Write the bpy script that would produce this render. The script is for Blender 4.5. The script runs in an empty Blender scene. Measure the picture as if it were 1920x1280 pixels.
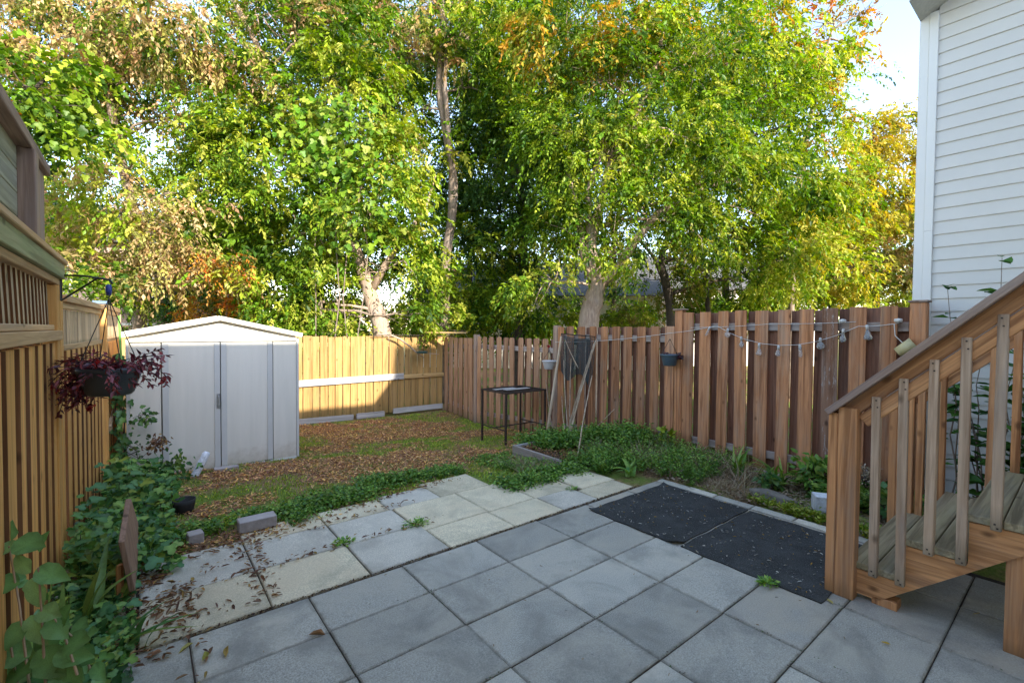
import bpy, bmesh, math, random
import numpy as np
from mathutils import Vector, Matrix

random.seed(7)
rng = np.random.default_rng(7)
scene = bpy.context.scene
C = scene.collection

# ------------------------------------------------------------------ camera
TH = math.atan2(.6224, .7827)            # yard axes: a (across) and b (away), turned from world x/y
AX = (math.cos(TH), math.sin(TH)); BX = (-math.sin(TH), math.cos(TH))
CAM_H, FOC = 1.63, 869.0
PITCH = math.radians(1.45)
cam_d = bpy.data.cameras.new('camera')
cam = bpy.data.objects.new('camera', cam_d); C.objects.link(cam)
cam_d.sensor_width = 36.0
cam_d.lens = FOC / 1920 * 36
cam_d.clip_start = .05; cam_d.clip_end = 2000
cam.location = (0, 0, CAM_H)
cam.matrix_world = Matrix.Translation((0, 0, CAM_H)) @ (Matrix.Rotation(math.radians(90) - PITCH, 4, 'X') @ Matrix.Rotation(math.radians(.42), 4, 'Z'))
scene.camera = cam

# ------------------------------------------------------------------ light
SUN_EL = math.radians(25.6)
SUN_AZ = math.radians(4.0)
tr = Vector((-math.sin(SUN_AZ) * AX[0] + math.cos(SUN_AZ) * BX[0], -math.sin(SUN_AZ) * AX[1] + math.cos(SUN_AZ) * BX[1], 0))
trav = Vector((tr.x * math.cos(SUN_EL), tr.y * math.cos(SUN_EL), -math.sin(SUN_EL)))
sd = bpy.data.lights.new('sun', 'SUN'); so = bpy.data.objects.new('sun', sd); C.objects.link(so)
sd.energy = 2.0; sd.angle = math.radians(.53); sd.color = (1, .93, .80)
so.rotation_euler = trav.to_track_quat('-Z', 'Y').to_euler()
so.location = (0, 0, 30)
w = bpy.data.worlds.new('World'); scene.world = w; w.use_nodes = True
nt = w.node_tree; bg = nt.nodes['Background']
sky = nt.nodes.new('ShaderNodeTexSky'); sky.sky_type = 'NISHITA'; sky.sun_disc = False
sky.sun_elevation = SUN_EL; sky.sun_rotation = math.atan2(-tr.x, -tr.y)
sky.air_density = 1.0; sky.dust_density = .35; sky.ozone_density = 2.0
tc = nt.nodes.new('ShaderNodeTexCoord')
mp = nt.nodes.new('ShaderNodeMapping'); mp.inputs['Scale'].default_value = (1.2, 1.2, 4.2); mp.inputs['Location'].default_value = (.35, .1, .55)
cn = nt.nodes.new('ShaderNodeTexNoise'); cn.inputs['Scale'].default_value = 2.6; cn.inputs['Detail'].default_value = 6
cr = nt.nodes.new('ShaderNodeValToRGB'); cr.color_ramp.elements[0].position = .62; cr.color_ramp.elements[1].position = .80
cr.color_ramp.elements[1].color = (.5, .5, .5, 1)
mx = nt.nodes.new('ShaderNodeMix'); mx.data_type = 'RGBA'
mx.inputs[7].default_value = (2.6, 2.7, 2.9, 1)
nt.links.new(tc.outputs['Generated'], mp.inputs['Vector']); nt.links.new(mp.outputs[0], cn.inputs['Vector'])
nt.links.new(cn.outputs['Fac'], cr.inputs[0]); nt.links.new(cr.outputs[0], mx.inputs[0])
tint = nt.nodes.new('ShaderNodeMix'); tint.data_type = 'RGBA'; tint.blend_type = 'MULTIPLY'; tint.inputs[0].default_value = 1
tint.inputs[7].default_value = (.98, .845, .755, 1)
nt.links.new(sky.outputs[0], tint.inputs[6]); nt.links.new(tint.outputs[2], mx.inputs[6]); nt.links.new(mx.outputs[2], bg.inputs['Color'])
bg.inputs['Strength'].default_value = .15
scene.view_settings.view_transform = 'Standard'; scene.view_settings.look = 'None'
scene.view_settings.exposure = 2.62; scene.view_settings.gamma = 1
scene.render.engine = 'CYCLES'
scene.cycles.max_bounces = 8; scene.cycles.diffuse_bounces = 4; scene.cycles.transparent_max_bounces = 8

# ------------------------------------------------------------------ helpers
def W(a, b, z=0.0): return Vector((AX[0]*a + BX[0]*b, AX[1]*a + BX[1]*b, z))
def at(px, py, Y):
    """world point seen in direction (px,py) of the photograph at distance Y"""
    x = (px - 960) / FOC; y = -(py - 640) / FOC
    v = (x, math.cos(PITCH) + y*math.sin(PITCH), -math.sin(PITCH) + y*math.cos(PITCH))
    t = Y / v[1]
    return Vector((v[0]*t, Y, CAM_H + v[2]*t))
GA = np.array([-400, -.6, 1.2, 2.4, 4.2, 5.7, 8, 400.]); GB = np.array([-400, 3.3, 4.4, 5.8, 6.8, 8.4, 9.8, 12, 400.])
GZ = np.array([[0, 0, -.01, -.05, -.10, -.18, -.27, -.3, -.3],
               [0, 0, -.01, -.05, -.11, -.18, -.27, -.3, -.3],
               [0, 0, -.01, -.06, -.13, -.20, -.28, -.3, -.3],
               [0, 0, -.02, -.13, -.20, -.27, -.29, -.3, -.3],
               [0, 0, -.08, -.24, -.31, -.38, -.32, -.3, -.3],
               [0, 0, -.10, -.27, -.33, -.42, -.33, -.3, -.3],
               [-.2, -.2, -.25, -.3, -.33, -.36, -.33, -.3, -.3],
               [-.2, -.2, -.25, -.3, -.33, -.36, -.33, -.3, -.3]])
def Gnp(a, b):
    a = np.asarray(a, float); b = np.asarray(b, float)
    i = np.clip(np.searchsorted(GA, a) - 1, 0, len(GA)-2); j = np.clip(np.searchsorted(GB, b) - 1, 0, len(GB)-2)
    u = np.clip((a - GA[i]) / (GA[i+1]-GA[i]), 0, 1); v = np.clip((b - GB[j]) / (GB[j+1]-GB[j]), 0, 1)
    return GZ[i, j]*(1-u)*(1-v) + GZ[i+1, j]*u*(1-v) + GZ[i, j+1]*(1-u)*v + GZ[i+1, j+1]*u*v
def G(a, b): return float(Gnp(a, b))

ORG = {}
def tag(o, label=None, cat=None, group=None, kind=None):
    if label: o['label'] = label
    if cat: o['category'] = cat
    if group: o['group'] = group
    if kind: o['kind'] = kind
    return o
def root(name, a, b, z, label, cat, group=None, rot=0.0):
    o = bpy.data.objects.new(name, None); C.objects.link(o)
    o.empty_display_size = .2
    o.location = W(a, b, z); o.rotation_euler = (0, 0, TH + rot)
    ORG[o.name] = (a, b, z)
    return tag(o, label, cat, group)
def wroot(name, loc, label, cat, group=None):
    o = bpy.data.objects.new(name, None); C.objects.link(o); o.location = loc
    return tag(o, label, cat, group)
def link(name, me, mat=None, parent=None, loc=None, rot=None):
    o = bpy.data.objects.new(name, me); C.objects.link(o)
    if name in ('stems', 'branches'): o['kind'] = 'stuff'
    if mat is not None and me is not None and not me.materials: me.materials.append(mat)
    if parent is not None: o.parent = parent
    if loc is not None: o.location = loc
    if rot is not None: o.rotation_euler = rot
    return o
def part(r, name, me, mat, a, b, z, rot=None):
    """a part given by yard coordinates, below a root turned to the yard axes"""
    oa, ob, oz = ORG[r.name]
    return link(name, me, mat, r, (a-oa, b-ob, z-oz), rot)
def top(name, me, mat, a, b, z, label, cat, group=None, rot=0.0, kind=None):
    o = link(name, me, mat, None, W(a, b, z), (0, 0, TH + rot)); return tag(o, label, cat, group, kind)

def mesh_from(name, v, f, smooth=False):
    me = bpy.data.meshes.new(name); me.from_pydata([tuple(p) for p in v], [], f); me.update()
    if smooth: me.polygons.foreach_set('use_smooth', [True]*len(me.polygons))
    return me
class MB:
    def __init__(s): s.v = []; s.f = []
    def add(s, v, f):
        n = len(s.v); s.v += [tuple(p) for p in v]; s.f += [tuple(i+n for i in q) for q in f]; return s
    def box(s, x0, x1, y0, y1, z0, z1):
        return s.add([(x0,y0,z0),(x1,y0,z0),(x1,y1,z0),(x0,y1,z0),(x0,y0,z1),(x1,y0,z1),(x1,y1,z1),(x0,y1,z1)],
                     [(0,3,2,1),(4,5,6,7),(0,1,5,4),(1,2,6,5),(2,3,7,6),(3,0,4,7)])
    def prism(s, poly, axis, c0, c1):
        """poly in the two other axes, extruded along axis 0/1/2"""
        def mk(p, c):
            return (c, p[0], p[1]) if axis == 0 else ((p[0], c, p[1]) if axis == 1 else (p[0], p[1], c))
        n = len(poly)
        s.add([mk(p, c0) for p in poly] + [mk(p, c1) for p in poly],
              [tuple(range(n))[::-1], tuple(range(n, 2*n))] + [(i, (i+1) % n, n+(i+1) % n, n+i) for i in range(n)])
        return s
    def tube(s, pts, rad, n=6, cap=True):
        pts = [Vector(p) for p in pts]
        rs = rad if isinstance(rad, (list, tuple)) else [rad]*len(pts)
        base = len(s.v); prev = None
        for i, p in enumerate(pts):
            d = (pts[min(i+1, len(pts)-1)] - pts[max(i-1, 0)]).normalized()
            if prev is None:
                up = Vector((0, 0, 1)) if abs(d.z) < .9 else Vector((1, 0, 0))
                prev = d.cross(up).normalized()
            u = (prev - d*prev.dot(d)).normalized(); prev = u; q = d.cross(u)
            for k in range(n):
                t = 2*math.pi*k/n; s.v.append(tuple(p + (u*math.cos(t) + q*math.sin(t))*rs[i]))
        for i in range(len(pts)-1):
            for k in range(n):
                a = base+i*n+k; b = base+i*n+(k+1) % n
                s.f.append((a, b, b+n, a+n))
        if cap:
            s.f.append(tuple(base+k for k in range(n))[::-1]); e = base+(len(pts)-1)*n
            s.f.append(tuple(e+k for k in range(n)))
        return s
    def lathe(s, prof, n=20, c=(0, 0, 0)):
        base = len(s.v)
        for r, z in prof:
            for k in range(n):
                t = 2*math.pi*k/n; s.v.append((c[0]+r*math.cos(t), c[1]+r*math.sin(t), c[2]+z))
        for i in range(len(prof)-1):
            for k in range(n):
                a = base+i*n+k; b = base+i*n+(k+1) % n
                s.f.append((a, b, b+n, a+n))
        return s
    def mesh(s, name, smooth=False, bevel=0, seg=1):
        me = mesh_from(name, s.v, s.f, smooth)
        bm = bmesh.new(); bm.from_mesh(me)
        bmesh.ops.recalc_face_normals(bm, faces=bm.faces)
        if bevel: bmesh.ops.bevel(bm, geom=bm.edges[:], offset=bevel, segments=seg, affect='EDGES', clamp_overlap=True)
        bm.to_mesh(me); bm.free()
        if smooth: me.polygons.foreach_set('use_smooth', [True]*len(me.polygons))
        return me
_bx = {}
def boxm(x, y, z, bev=.003, org='c'):
    """bevelled box mesh: centred in x and y; z from 0 up if org='b' else centred. meshes shared by size"""
    k = (round(x, 3), round(y, 3), round(z, 3), bev, org)
    if k not in _bx:
        z0 = 0 if org == 'b' else -z/2
        _bx[k] = (MB().box(-x/2, x/2, -y/2, y/2, z0, z0+z).mesh('board', bevel=bev))
    return _bx[k]
def meshfor(me, mat):
    """shared mesh per material"""
    key = (me.name, mat.name)
    if key not in _mm:
        m2 = me.copy(); m2.materials.clear(); m2.materials.append(mat); _mm[key] = m2
    return _mm[key]
_mm = {}
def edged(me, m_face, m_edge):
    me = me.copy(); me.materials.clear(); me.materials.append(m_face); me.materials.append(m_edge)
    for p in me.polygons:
        if abs(p.normal.x) > .5: p.material_index = 1  # side faces carry the painted shade between boards
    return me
def dog_board(wd, h, th=.018, ear=.028, notch=True, bend=0.0):
    """fence board with clipped top corners, face in x, height z from 0"""
    p = [(-wd/2, 0), (wd/2, 0), (wd/2, h-ear), (wd/2-ear*.8, h), (-wd/2+ear*.8, h), (-wd/2, h-ear)]
    return MB().prism(p, 1, -th/2, th/2).mesh('board', bevel=.002)

# ------------------------------------------------------------------ materials
def nodes(name):
    m = bpy.data.materials.new(name); m.use_nodes = True
    t = m.node_tree; return m, t, t.nodes['Principled BSDF']
def N(t, kind, **kw):
    n = t.nodes.new('ShaderNode'+kind)
    for k, v in kw.items():
        if k in n.inputs: n.inputs[k].default_value = v
        else: setattr(n, k, v)
    return n
def ramp(t, fac, stops):
    r = t.nodes.new('ShaderNodeValToRGB'); el = r.color_ramp.elements
    el[0].position, el[0].color = stops[0][0], (*stops[0][1], 1)
    el[1].position, el[1].color = stops[-1][0], (*stops[-1][1], 1)
    for p, c in stops[1:-1]:
        e = el.new(p); e.color = (*c, 1)
    t.links.new(fac, r.inputs[0]); return r.outputs[0]
def mixc(t, fac, a, b, mode='MIX'):
    m = t.nodes.new('ShaderNodeMix'); m.data_type = 'RGBA'; m.blend_type = mode
    for s, v in ((0, fac), (6, a), (7, b)):
        if hasattr(v, 'is_output'): t.links.new(v, m.inputs[s])
        else: m.inputs[s].default_value = v if s == 0 else (*v, 1)
    return m.outputs[2]
def bump(t, h, bs, strength=.3, dist=.004):
    b = N(t, 'Bump'); b.inputs['Strength'].default_value = strength; b.inputs['Distance'].default_value = dist
    t.links.new(h, b.inputs['Height']); t.links.new(b.outputs[0], bs.inputs['Normal'])
def objcoord(t, scale=(1, 1, 1), rand=True):
    tc = N(t, 'TexCoord'); oi = N(t, 'ObjectInfo')
    m = N(t, 'Mapping'); m.inputs['Scale'].default_value = scale
    if rand:
        mul = N(t, 'VectorMath', operation='SCALE'); mul.inputs[0].default_value = (13.7, 29.1, 41.3)
        t.links.new(oi.outputs['Random'], mul.inputs['Scale'])
        ad = N(t, 'VectorMath', operation='ADD'); t.links.new(tc.outputs['Object'], ad.inputs[0]); t.links.new(mul.outputs[0], ad.inputs[1])
        t.links.new(ad.outputs[0], m.inputs['Vector'])
    else: t.links.new(tc.outputs['Object'], m.inputs['Vector'])
    return m.outputs[0], oi.outputs['Random']
def wood(name, c1, c2, c3, axis=2, worn=.5, grey=(.30, .28, .27), var=.35, rough=.75, chip=0.0):
    """c1 dark grain, c2 light grain, c3 patches; boards run along axis"""
    m, t, bs = nodes(name)
    s = [34, 34, 34]; s[axis] = 1.6
    v, rnd = objcoord(t, tuple(s))
    n1 = N(t, 'TexNoise', Scale=1.0, Detail=5, Roughness=.6, Distortion=.7); t.links.new(v, n1.inputs['Vector'])
    s2 = [7, 7, 7]; s2[axis] = 1.1
    v2, _ = objcoord(t, tuple(s2))
    n2 = N(t, 'TexNoise', Scale=1.0, Detail=6, Roughness=.65); t.links.new(v2, n2.inputs['Vector'])
    s3 = [6.5, 6.5, 6.5]; s3[axis] = 3.6
    v3, _ = objcoord(t, tuple(s3))
    vo = N(t, 'TexVoronoi', Scale=1.0); t.links.new(v3, vo.inputs['Vector'])
    col = ramp(t, n1.outputs['Fac'], [(.32, c1), (.62, c2)])
    col = mixc(t, ramp(t, n2.outputs['Fac'], [(.38, (0, 0, 0)), (.70, (.8, .8, .8))]), col, c3)
    s4 = [15, 15, 15]; s4[axis] = .55
    v4, _ = objcoord(t, tuple(s4)); n6 = N(t, 'TexNoise', Scale=1.0, Detail=4, Roughness=.55, Distortion=1.6); t.links.new(v4, n6.inputs['Vector'])
    col = mixc(t, ramp(t, n6.outputs['Fac'], [(.50, (0, 0, 0)), (.62, (.6, .6, .6))]), col, tuple(x*.60 for x in c1))
    gm = ramp(t, n2.outputs['Color'], [(.50, (0, 0, 0)), (.68, (worn, worn, worn))])
    col = mixc(t, gm, col, grey)
    kn = ramp(t, vo.outputs['Distance'], [(.05, (.8, .8, .8)), (.14, (0, 0, 0))])
    col = mixc(t, kn, col, tuple(x*.35 for x in c1))
    if chip:
        n4 = N(t, 'TexNoise', Scale=5.0, Detail=8, Roughness=.75); t.links.new(v2, n4.inputs['Vector'])
        col = mixc(t, ramp(t, n4.outputs['Fac'], [(.56, (0, 0, 0)), (.6, (chip, chip, chip))]), col, (.42, .37, .33))
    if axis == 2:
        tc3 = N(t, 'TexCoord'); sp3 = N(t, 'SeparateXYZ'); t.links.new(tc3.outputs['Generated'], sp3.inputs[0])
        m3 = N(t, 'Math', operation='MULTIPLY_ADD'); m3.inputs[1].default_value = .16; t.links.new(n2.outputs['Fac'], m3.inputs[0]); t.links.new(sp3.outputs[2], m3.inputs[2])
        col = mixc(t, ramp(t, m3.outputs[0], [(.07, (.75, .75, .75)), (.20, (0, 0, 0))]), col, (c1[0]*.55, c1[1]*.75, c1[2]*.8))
    mr = N(t, 'MapRange'); mr.inputs[3].default_value = 1-var; mr.inputs[4].default_value = 1+var*.55
    t.links.new(rnd, mr.inputs[0])
    hs = N(t, 'HueSaturation'); t.links.new(mr.outputs[0], hs.inputs['Value']); t.links.new(col, hs.inputs['Color'])
    t.links.new(hs.outputs[0], bs.inputs['Base Color'])
    bs.inputs['Roughness'].default_value = rough; bs.inputs['Specular IOR Level'].default_value = .25
    bump(t, n1.outputs['Fac'], bs, .75, .004)
    return m
def plain(name, col, rough=.6, metal=0.0, noise=.12, scale=30, bmp=.1, spec=.4):
    m, t, bs = nodes(name)
    v, rnd = objcoord(t)
    n = N(t, 'TexNoise', Scale=scale, Detail=5, Roughness=.6); t.links.new(v, n.inputs['Vector'])
    c = ramp(t, n.outputs['Fac'], [(.3, tuple(x*(1-noise) for x in col)), (.7, tuple(min(1, x*(1+noise)) for x in col))])
    t.links.new(c, bs.inputs['Base Color']); bs.inputs['Roughness'].default_value = rough
    bs.inputs['Metallic'].default_value = metal; bs.inputs['Specular IOR Level'].default_value = spec
    if bmp: bump(t, n.outputs['Fac'], bs, bmp, .003)
    return m
def concrete(name, c, speck=.25, sc=220, tint=(.33, .31, .27), bmp=.35, var=.12):
    m, t, bs = nodes(name)
    v, rnd = objcoord(t)
    n1 = N(t, 'TexNoise', Scale=sc, Detail=3, Roughness=.7); t.links.new(v, n1.inputs['Vector'])
    n2 = N(t, 'TexNoise', Scale=2.4, Detail=7, Roughness=.62, Distortion=.4); t.links.new(v, n2.inputs['Vector'])
    n3 = N(t, 'TexNoise', Scale=38, Detail=6, Roughness=.7); t.links.new(v, n3.inputs['Vector'])
    col = ramp(t, n1.outputs['Fac'], [(.30, tuple(x*(1-speck) for x in c)), (.72, tuple(x*(1+speck) for x in c))])
    col = mixc(t, ramp(t, n2.outputs['Fac'], [(.40, (0, 0, 0)), (.66, (.75, .75, .75))]), col, tint)
    col = mixc(t, ramp(t, n2.outputs['Color'], [(.36, (.8, .8, .8)), (.52, (0, 0, 0))]), col, tuple(x*.58 for x in c))
    col = mixc(t, ramp(t, n3.outputs['Fac'], [(.60, (0, 0, 0)), (.74, (.3, .3, .3))]), col, tuple(x*.45 for x in c))
    tc2 = N(t, 'TexCoord'); sp = N(t, 'SeparateXYZ'); t.links.new(tc2.outputs['Generated'], sp.inputs[0]); es = []
    for ax in (0, 1):        # dirt that gathers along the edges of each piece
        s_ = N(t, 'Math', operation='SUBTRACT'); s_.inputs[1].default_value = .5; t.links.new(sp.outputs[ax], s_.inputs[0])
        a_ = N(t, 'Math', operation='ABSOLUTE'); t.links.new(s_.outputs[0], a_.inputs[0]); es.append(a_.outputs[0])
    mxx = N(t, 'Math', operation='MAXIMUM'); t.links.new(es[0], mxx.inputs[0]); t.links.new(es[1], mxx.inputs[1])
    n5 = N(t, 'TexNoise', Scale=14.0, Detail=6, Roughness=.7); t.links.new(v, n5.inputs['Vector'])
    ma = N(t, 'Math', operation='MULTIPLY_ADD'); ma.inputs[1].default_value = .16; t.links.new(n5.outputs['Fac'], ma.inputs[0]); t.links.new(mxx.outputs[0], ma.inputs[2])
    col = mixc(t, ramp(t, ma.outputs[0], [(.545, (0, 0, 0)), (.60, (.6, .6, .6))]), col, (c[0]*.38, c[1]*.36, c[2]*.32))
    mr = N(t, 'MapRange'); mr.inputs[3].default_value = 1-var; mr.inputs[4].default_value = 1+var
    t.links.new(rnd, mr.inputs[0])
    hs = N(t, 'HueSaturation'); t.links.new(mr.outputs[0], hs.inputs['Value']); t.links.new(col, hs.inputs['Color'])
    t.links.new(hs.outputs[0], bs.inputs['Base Color'])
    bs.inputs['Roughness'].default_value = .9; bs.inputs['Specular IOR Level'].default_value = .2
    ad = N(t, 'Math', operation='ADD'); t.links.new(n1.outputs['Fac'], ad.inputs[0]); t.links.new(n3.outputs['Fac'], ad.inputs[1])
    bump(t, ad.outputs[0], bs, bmp, .003)
    return m
def leafmat(name, trans=.35, gloss=.04, rough=.45):
    """leaf colours come from the colour attribute of the foliage mesh"""
    m = bpy.data.materials.new(name); m.use_nodes = True; t = m.node_tree
    for n in list(t.nodes): t.nodes.remove(n)
    out = N(t, 'OutputMaterial'); at_ = N(t, 'VertexColor', layer_name='Col')
    d = N(t, 'BsdfDiffuse'); tl = N(t, 'BsdfTranslucent'); g = N(t, 'BsdfGlossy'); g.inputs['Roughness'].default_value = rough
    g.inputs['Color'].default_value = (.8, .8, .8, 1)
    hs = N(t, 'HueSaturation', Saturation=1.1, Value=1.15); t.links.new(at_.outputs[0], hs.inputs['Color'])
    tco = N(t, 'TexCoord'); ln_ = N(t, 'TexNoise', Scale=42.0, Detail=4, Roughness=.7); t.links.new(tco.outputs['Object'], ln_.inputs['Vector'])
    vr = ramp(t, ln_.outputs['Fac'], [(.32, (.72, .70, .66)), (.60, (1.0, 1.0, 1.0)), (.74, (1.0, .98, .8))])
    cm_ = mixc(t, 1.0, at_.outputs[0], vr, 'MULTIPLY'); t.links.new(cm_, hs.inputs['Color'])
    t.links.new(cm_, d.inputs[0]); t.links.new(hs.outputs[0], tl.inputs[0])
    m1 = N(t, 'MixShader'); m1.inputs[0].default_value = trans; m2 = N(t, 'MixShader'); m2.inputs[0].default_value = gloss
    t.links.new(d.outputs[0], m1.inputs[1]); t.links.new(tl.outputs[0], m1.inputs[2])
    t.links.new(m1.outputs[0], m2.inputs[1]); t.links.new(g.outputs[0], m2.inputs[2]); t.links.new(m2.outputs[0], out.inputs[0])
    return m

M = {}
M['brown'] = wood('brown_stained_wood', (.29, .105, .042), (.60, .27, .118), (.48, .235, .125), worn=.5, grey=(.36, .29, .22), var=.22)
M['brown_back'] = wood('brown_shaded_wood', (.17, .072, .042), (.33, .155, .092), (.27, .14, .09), worn=.4, grey=(.22, .18, .155), var=.30)  # darker copy of brown for recessed boards, their shade put into the colour
M['brown_peel'] = wood('peeling_stained_wood', (.20, .09, .05), (.33, .17, .10), (.30, .17, .11), worn=.7, grey=(.40, .33, .28), var=.1, chip=.8)
M['brown_x'] = wood('brown_rail_wood', (.30, .22, .18), (.46, .38, .32), (.40, .30, .25), axis=1, worn=.6, grey=(.5, .46, .43))
M['pinkish'] = wood('faded_brown_wood', (.32, .15, .075), (.56, .30, .16), (.48, .28, .17), worn=.35, grey=(.36, .29, .25), var=.25)
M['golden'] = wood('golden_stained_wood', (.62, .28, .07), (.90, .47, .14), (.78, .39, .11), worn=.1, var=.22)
M['golden_shade'] = wood('golden_wood_gap_shade', (.15, .06, .02), (.26, .11, .04), (.20, .085, .03), worn=.1, var=.2)  # golden wood darkened: shade of the board gaps put into the colour
M['golden_y'] = wood('golden_rail_wood', (.46, .26, .11), (.70, .45, .23), (.60, .38, .19), axis=1, worn=.4, grey=(.40, .33, .26), var=.15)
M['lattice'] = wood('lattice_wood', (.40, .27, .14), (.66, .47, .28), (.56, .40, .24), worn=.4, grey=(.42, .37, .30), var=.25)
M['green_y'] = wood('mossy_beam_wood', (.28, .27, .12), (.50, .44, .24), (.34, .40, .17), axis=1, worn=.4, grey=(.3, .34, .22), var=.1)
M['screen_y'] = wood('greenish_plank_wood', (.28, .26, .17), (.52, .48, .32), (.42, .40, .26), axis=1, worn=.5, grey=(.36, .35, .33), var=.25)
M['purplepost'] = wood('weathered_post_wood', (.26, .16, .11), (.46, .31, .22), (.38, .27, .20), worn=.6, grey=(.30, .27, .27), var=.15)
M['yellow'] = wood('yellow_stained_wood', (.34, .19, .06), (.47, .29, .105), (.41, .25, .09), worn=.15, grey=(.45, .36, .25), var=.16)
M['yellow_x'] = wood('yellow_rail_wood', (.44, .27, .10), (.60, .40, .17), (.52, .34, .15), axis=0, worn=.15, grey=(.45, .36, .25), var=.1)
M['grey_x'] = wood('bare_grey_wood_across', (.36, .33, .31), (.58, .55, .52), (.46, .43, .41), axis=0, worn=.3, grey=(.40, .38, .36), var=.1)
M['grey_y'] = wood('bare_grey_wood_along', (.26, .21, .18), (.42, .36, .31), (.36, .30, .26), axis=1, worn=.3, grey=(.40, .38, .36), var=.1)
M['stair'] = wood('stair_stained_wood', (.33, .125, .045), (.70, .33, .135), (.55, .26, .11), worn=.55, grey=(.34, .25, .18), var=.15)
M['stair_y'] = wood('stair_stained_wood_along', (.30, .12, .045), (.66, .32, .13), (.52, .265, .12), axis=1, worn=.55, grey=(.30, .22, .17), var=.12)
M['baluster'] = wood('greyed_baluster_wood', (.32, .19, .11), (.62, .43, .29), (.50, .34, .22), worn=.6, grey=(.38, .34, .31), var=.2)
M['tread'] = wood('mossy_tread_wood', (.20, .145, .08), (.44, .34, .21), (.29, .25, .13), axis=0, worn=.5, grey=(.30, .27, .21), var=.15)
M['cap_y'] = wood('greyed_handrail_wood', (.20, .12, .08), (.46, .31, .22), (.30, .21, .17), axis=1, worn=.6, grey=(.33, .28, .26), var=.1)
M['bamboo'] = wood('bamboo_cane', (.30, .20, .12), (.58, .46, .33), (.42, .30, .19), worn=.2, var=.25)
M['plywood'] = wood('brown_plywood', (.26, .15, .10), (.36, .22, .15), (.30, .18, .12), worn=.1, var=.05)
M['paver'] = concrete('grey_concrete_paver', (.42, .395, .335), speck=.46, sc=150, tint=(.50, .45, .36), var=.16)
M['slab'] = concrete('worn_concrete_slab', (.37, .345, .295), speck=.38, sc=150, tint=(.47, .40, .30), var=.06)
M['light_beige'] = concrete('beige_pebbled_paver', (.72, .62, .43), speck=.42, sc=110, tint=(.68, .55, .37), bmp=.6)
M['light_grey'] = concrete('pale_grey_pebbled_paver', (.69, .62, .50), speck=.42, sc=110, tint=(.54, .49, .40), bmp=.6)
M['pinkblock'] = concrete('pinkish_concrete_block', (.48, .42, .40), speck=.15, tint=(.38, .33, .30))
M['stone'] = concrete('rough_grey_rock', (.26, .23, .19), speck=.3, sc=60, tint=(.3, .26, .2), bmp=.8)
M['marble'] = concrete('white_flecked_stone', (.62, .64, .67), speck=.5, sc=70, tint=(.75, .77, .8), bmp=.7)
M['foil'] = concrete('white_flaking_coating', (.72, .74, .78), speck=.4, sc=40, tint=(.85, .86, .9), bmp=.5)
M['siding'] = plain('white_vinyl_siding', (.64, .615, .57), rough=.5, noise=.03, scale=2.5, bmp=.05)
M['siding_trim'] = plain('white_corner_trim', (.76, .745, .71), rough=.45, noise=.02, scale=2, bmp=.02)
M['soffit'] = plain('cream_soffit', (.55, .52, .45), rough=.6)
M['shingle'] = plain('roof_shingle', (.10, .095, .09), rough=.9, noise=.4, scale=20)
def shedmat():
    m, t, bs = nodes('cream_painted_steel')
    v, _ = objcoord(t, (9, 9, .7)); n1 = N(t, 'TexNoise', Scale=1.0, Detail=7, Roughness=.65); t.links.new(v, n1.inputs['Vector'])
    v2, _ = objcoord(t, (1, 1, 1), False); n2 = N(t, 'TexNoise', Scale=9.0, Detail=8, Roughness=.75); t.links.new(v2, n2.inputs['Vector'])
    c = ramp(t, n1.outputs['Fac'], [(.3, (.66, .625, .545)), (.7, (.745, .70, .615))])
    sp = N(t, 'SeparateXYZ'); t.links.new(v2, sp.inputs[0]); ma = N(t, 'Math', operation='MULTIPLY_ADD'); ma.inputs[1].default_value = -.55
    t.links.new(n2.outputs['Fac'], ma.inputs[0]); t.links.new(sp.outputs[2], ma.inputs[2])
    c = mixc(t, ramp(t, ma.outputs[0], [(-.0, (.0, .0, .0)), (.02, (.0, .0, .0))]), c, (.4, .33, .24))
    gr = N(t, 'MapRange'); gr.inputs[1].default_value = -.42; gr.inputs[2].default_value = -.18; gr.inputs[3].default_value = .55; gr.inputs[4].default_value = 0; t.links.new(ma.outputs[0], gr.inputs[0])
    c = mixc(t, gr.outputs[0], c, (.36, .29, .20))
    t.links.new(c, bs.inputs['Base Color']); bs.inputs['Roughness'].default_value = .45; bump(t, n1.outputs['Fac'], bs, .12, .006); return m
M['shed'] = shedmat()
M['shed_strip'] = plain('grey_steel_channel', (.55, .54, .51), rough=.45, noise=.04, scale=6, bmp=.03)
M['shed_dark'] = plain('black_gap_and_pot', (.03, .03, .03), rough=.8)  # flat black: drawn-in shade of the door gaps, also the pot
M['potdark'] = plain('dark_grey_plastic', (.045, .052, .058), rough=.42, noise=.06, scale=8, bmp=.02)
M['potblue'] = plain('blue_grey_plastic', (.07, .10, .125), rough=.45, noise=.06, scale=8, bmp=.02)
M['potwhite'] = plain('pale_plastic', (.55, .52, .50), rough=.5, noise=.06, scale=8, bmp=.02)
M['wire'] = plain('black_iron', (.02, .02, .02), rough=.5, metal=.3, bmp=0)
M['rust'] = plain('rusty_dark_iron', (.06, .042, .034), rough=.7, metal=.4, noise=.4, scale=40, bmp=.2)
M['steel'] = plain('galvanised_steel', (.4, .4, .4), rough=.4, metal=.7)
M['cord'] = plain('white_cord', (.62, .60, .56), rough=.6)
M['socket'] = plain('grey_socket_plastic', (.55, .54, .52), rough=.5)
M['lantern'] = plain('yellowed_plastic', (.50, .42, .22), rough=.4, noise=.2, scale=12)
M['blue'] = plain('blue_plastic_cap', (.12, .19, .30), rough=.5)
M['bluedeep'] = plain('deep_blue_plastic', (.03, .05, .22), rough=.4)
M['green_pl'] = plain('green_plastic', (.16, .36, .07), rough=.5)
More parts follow.
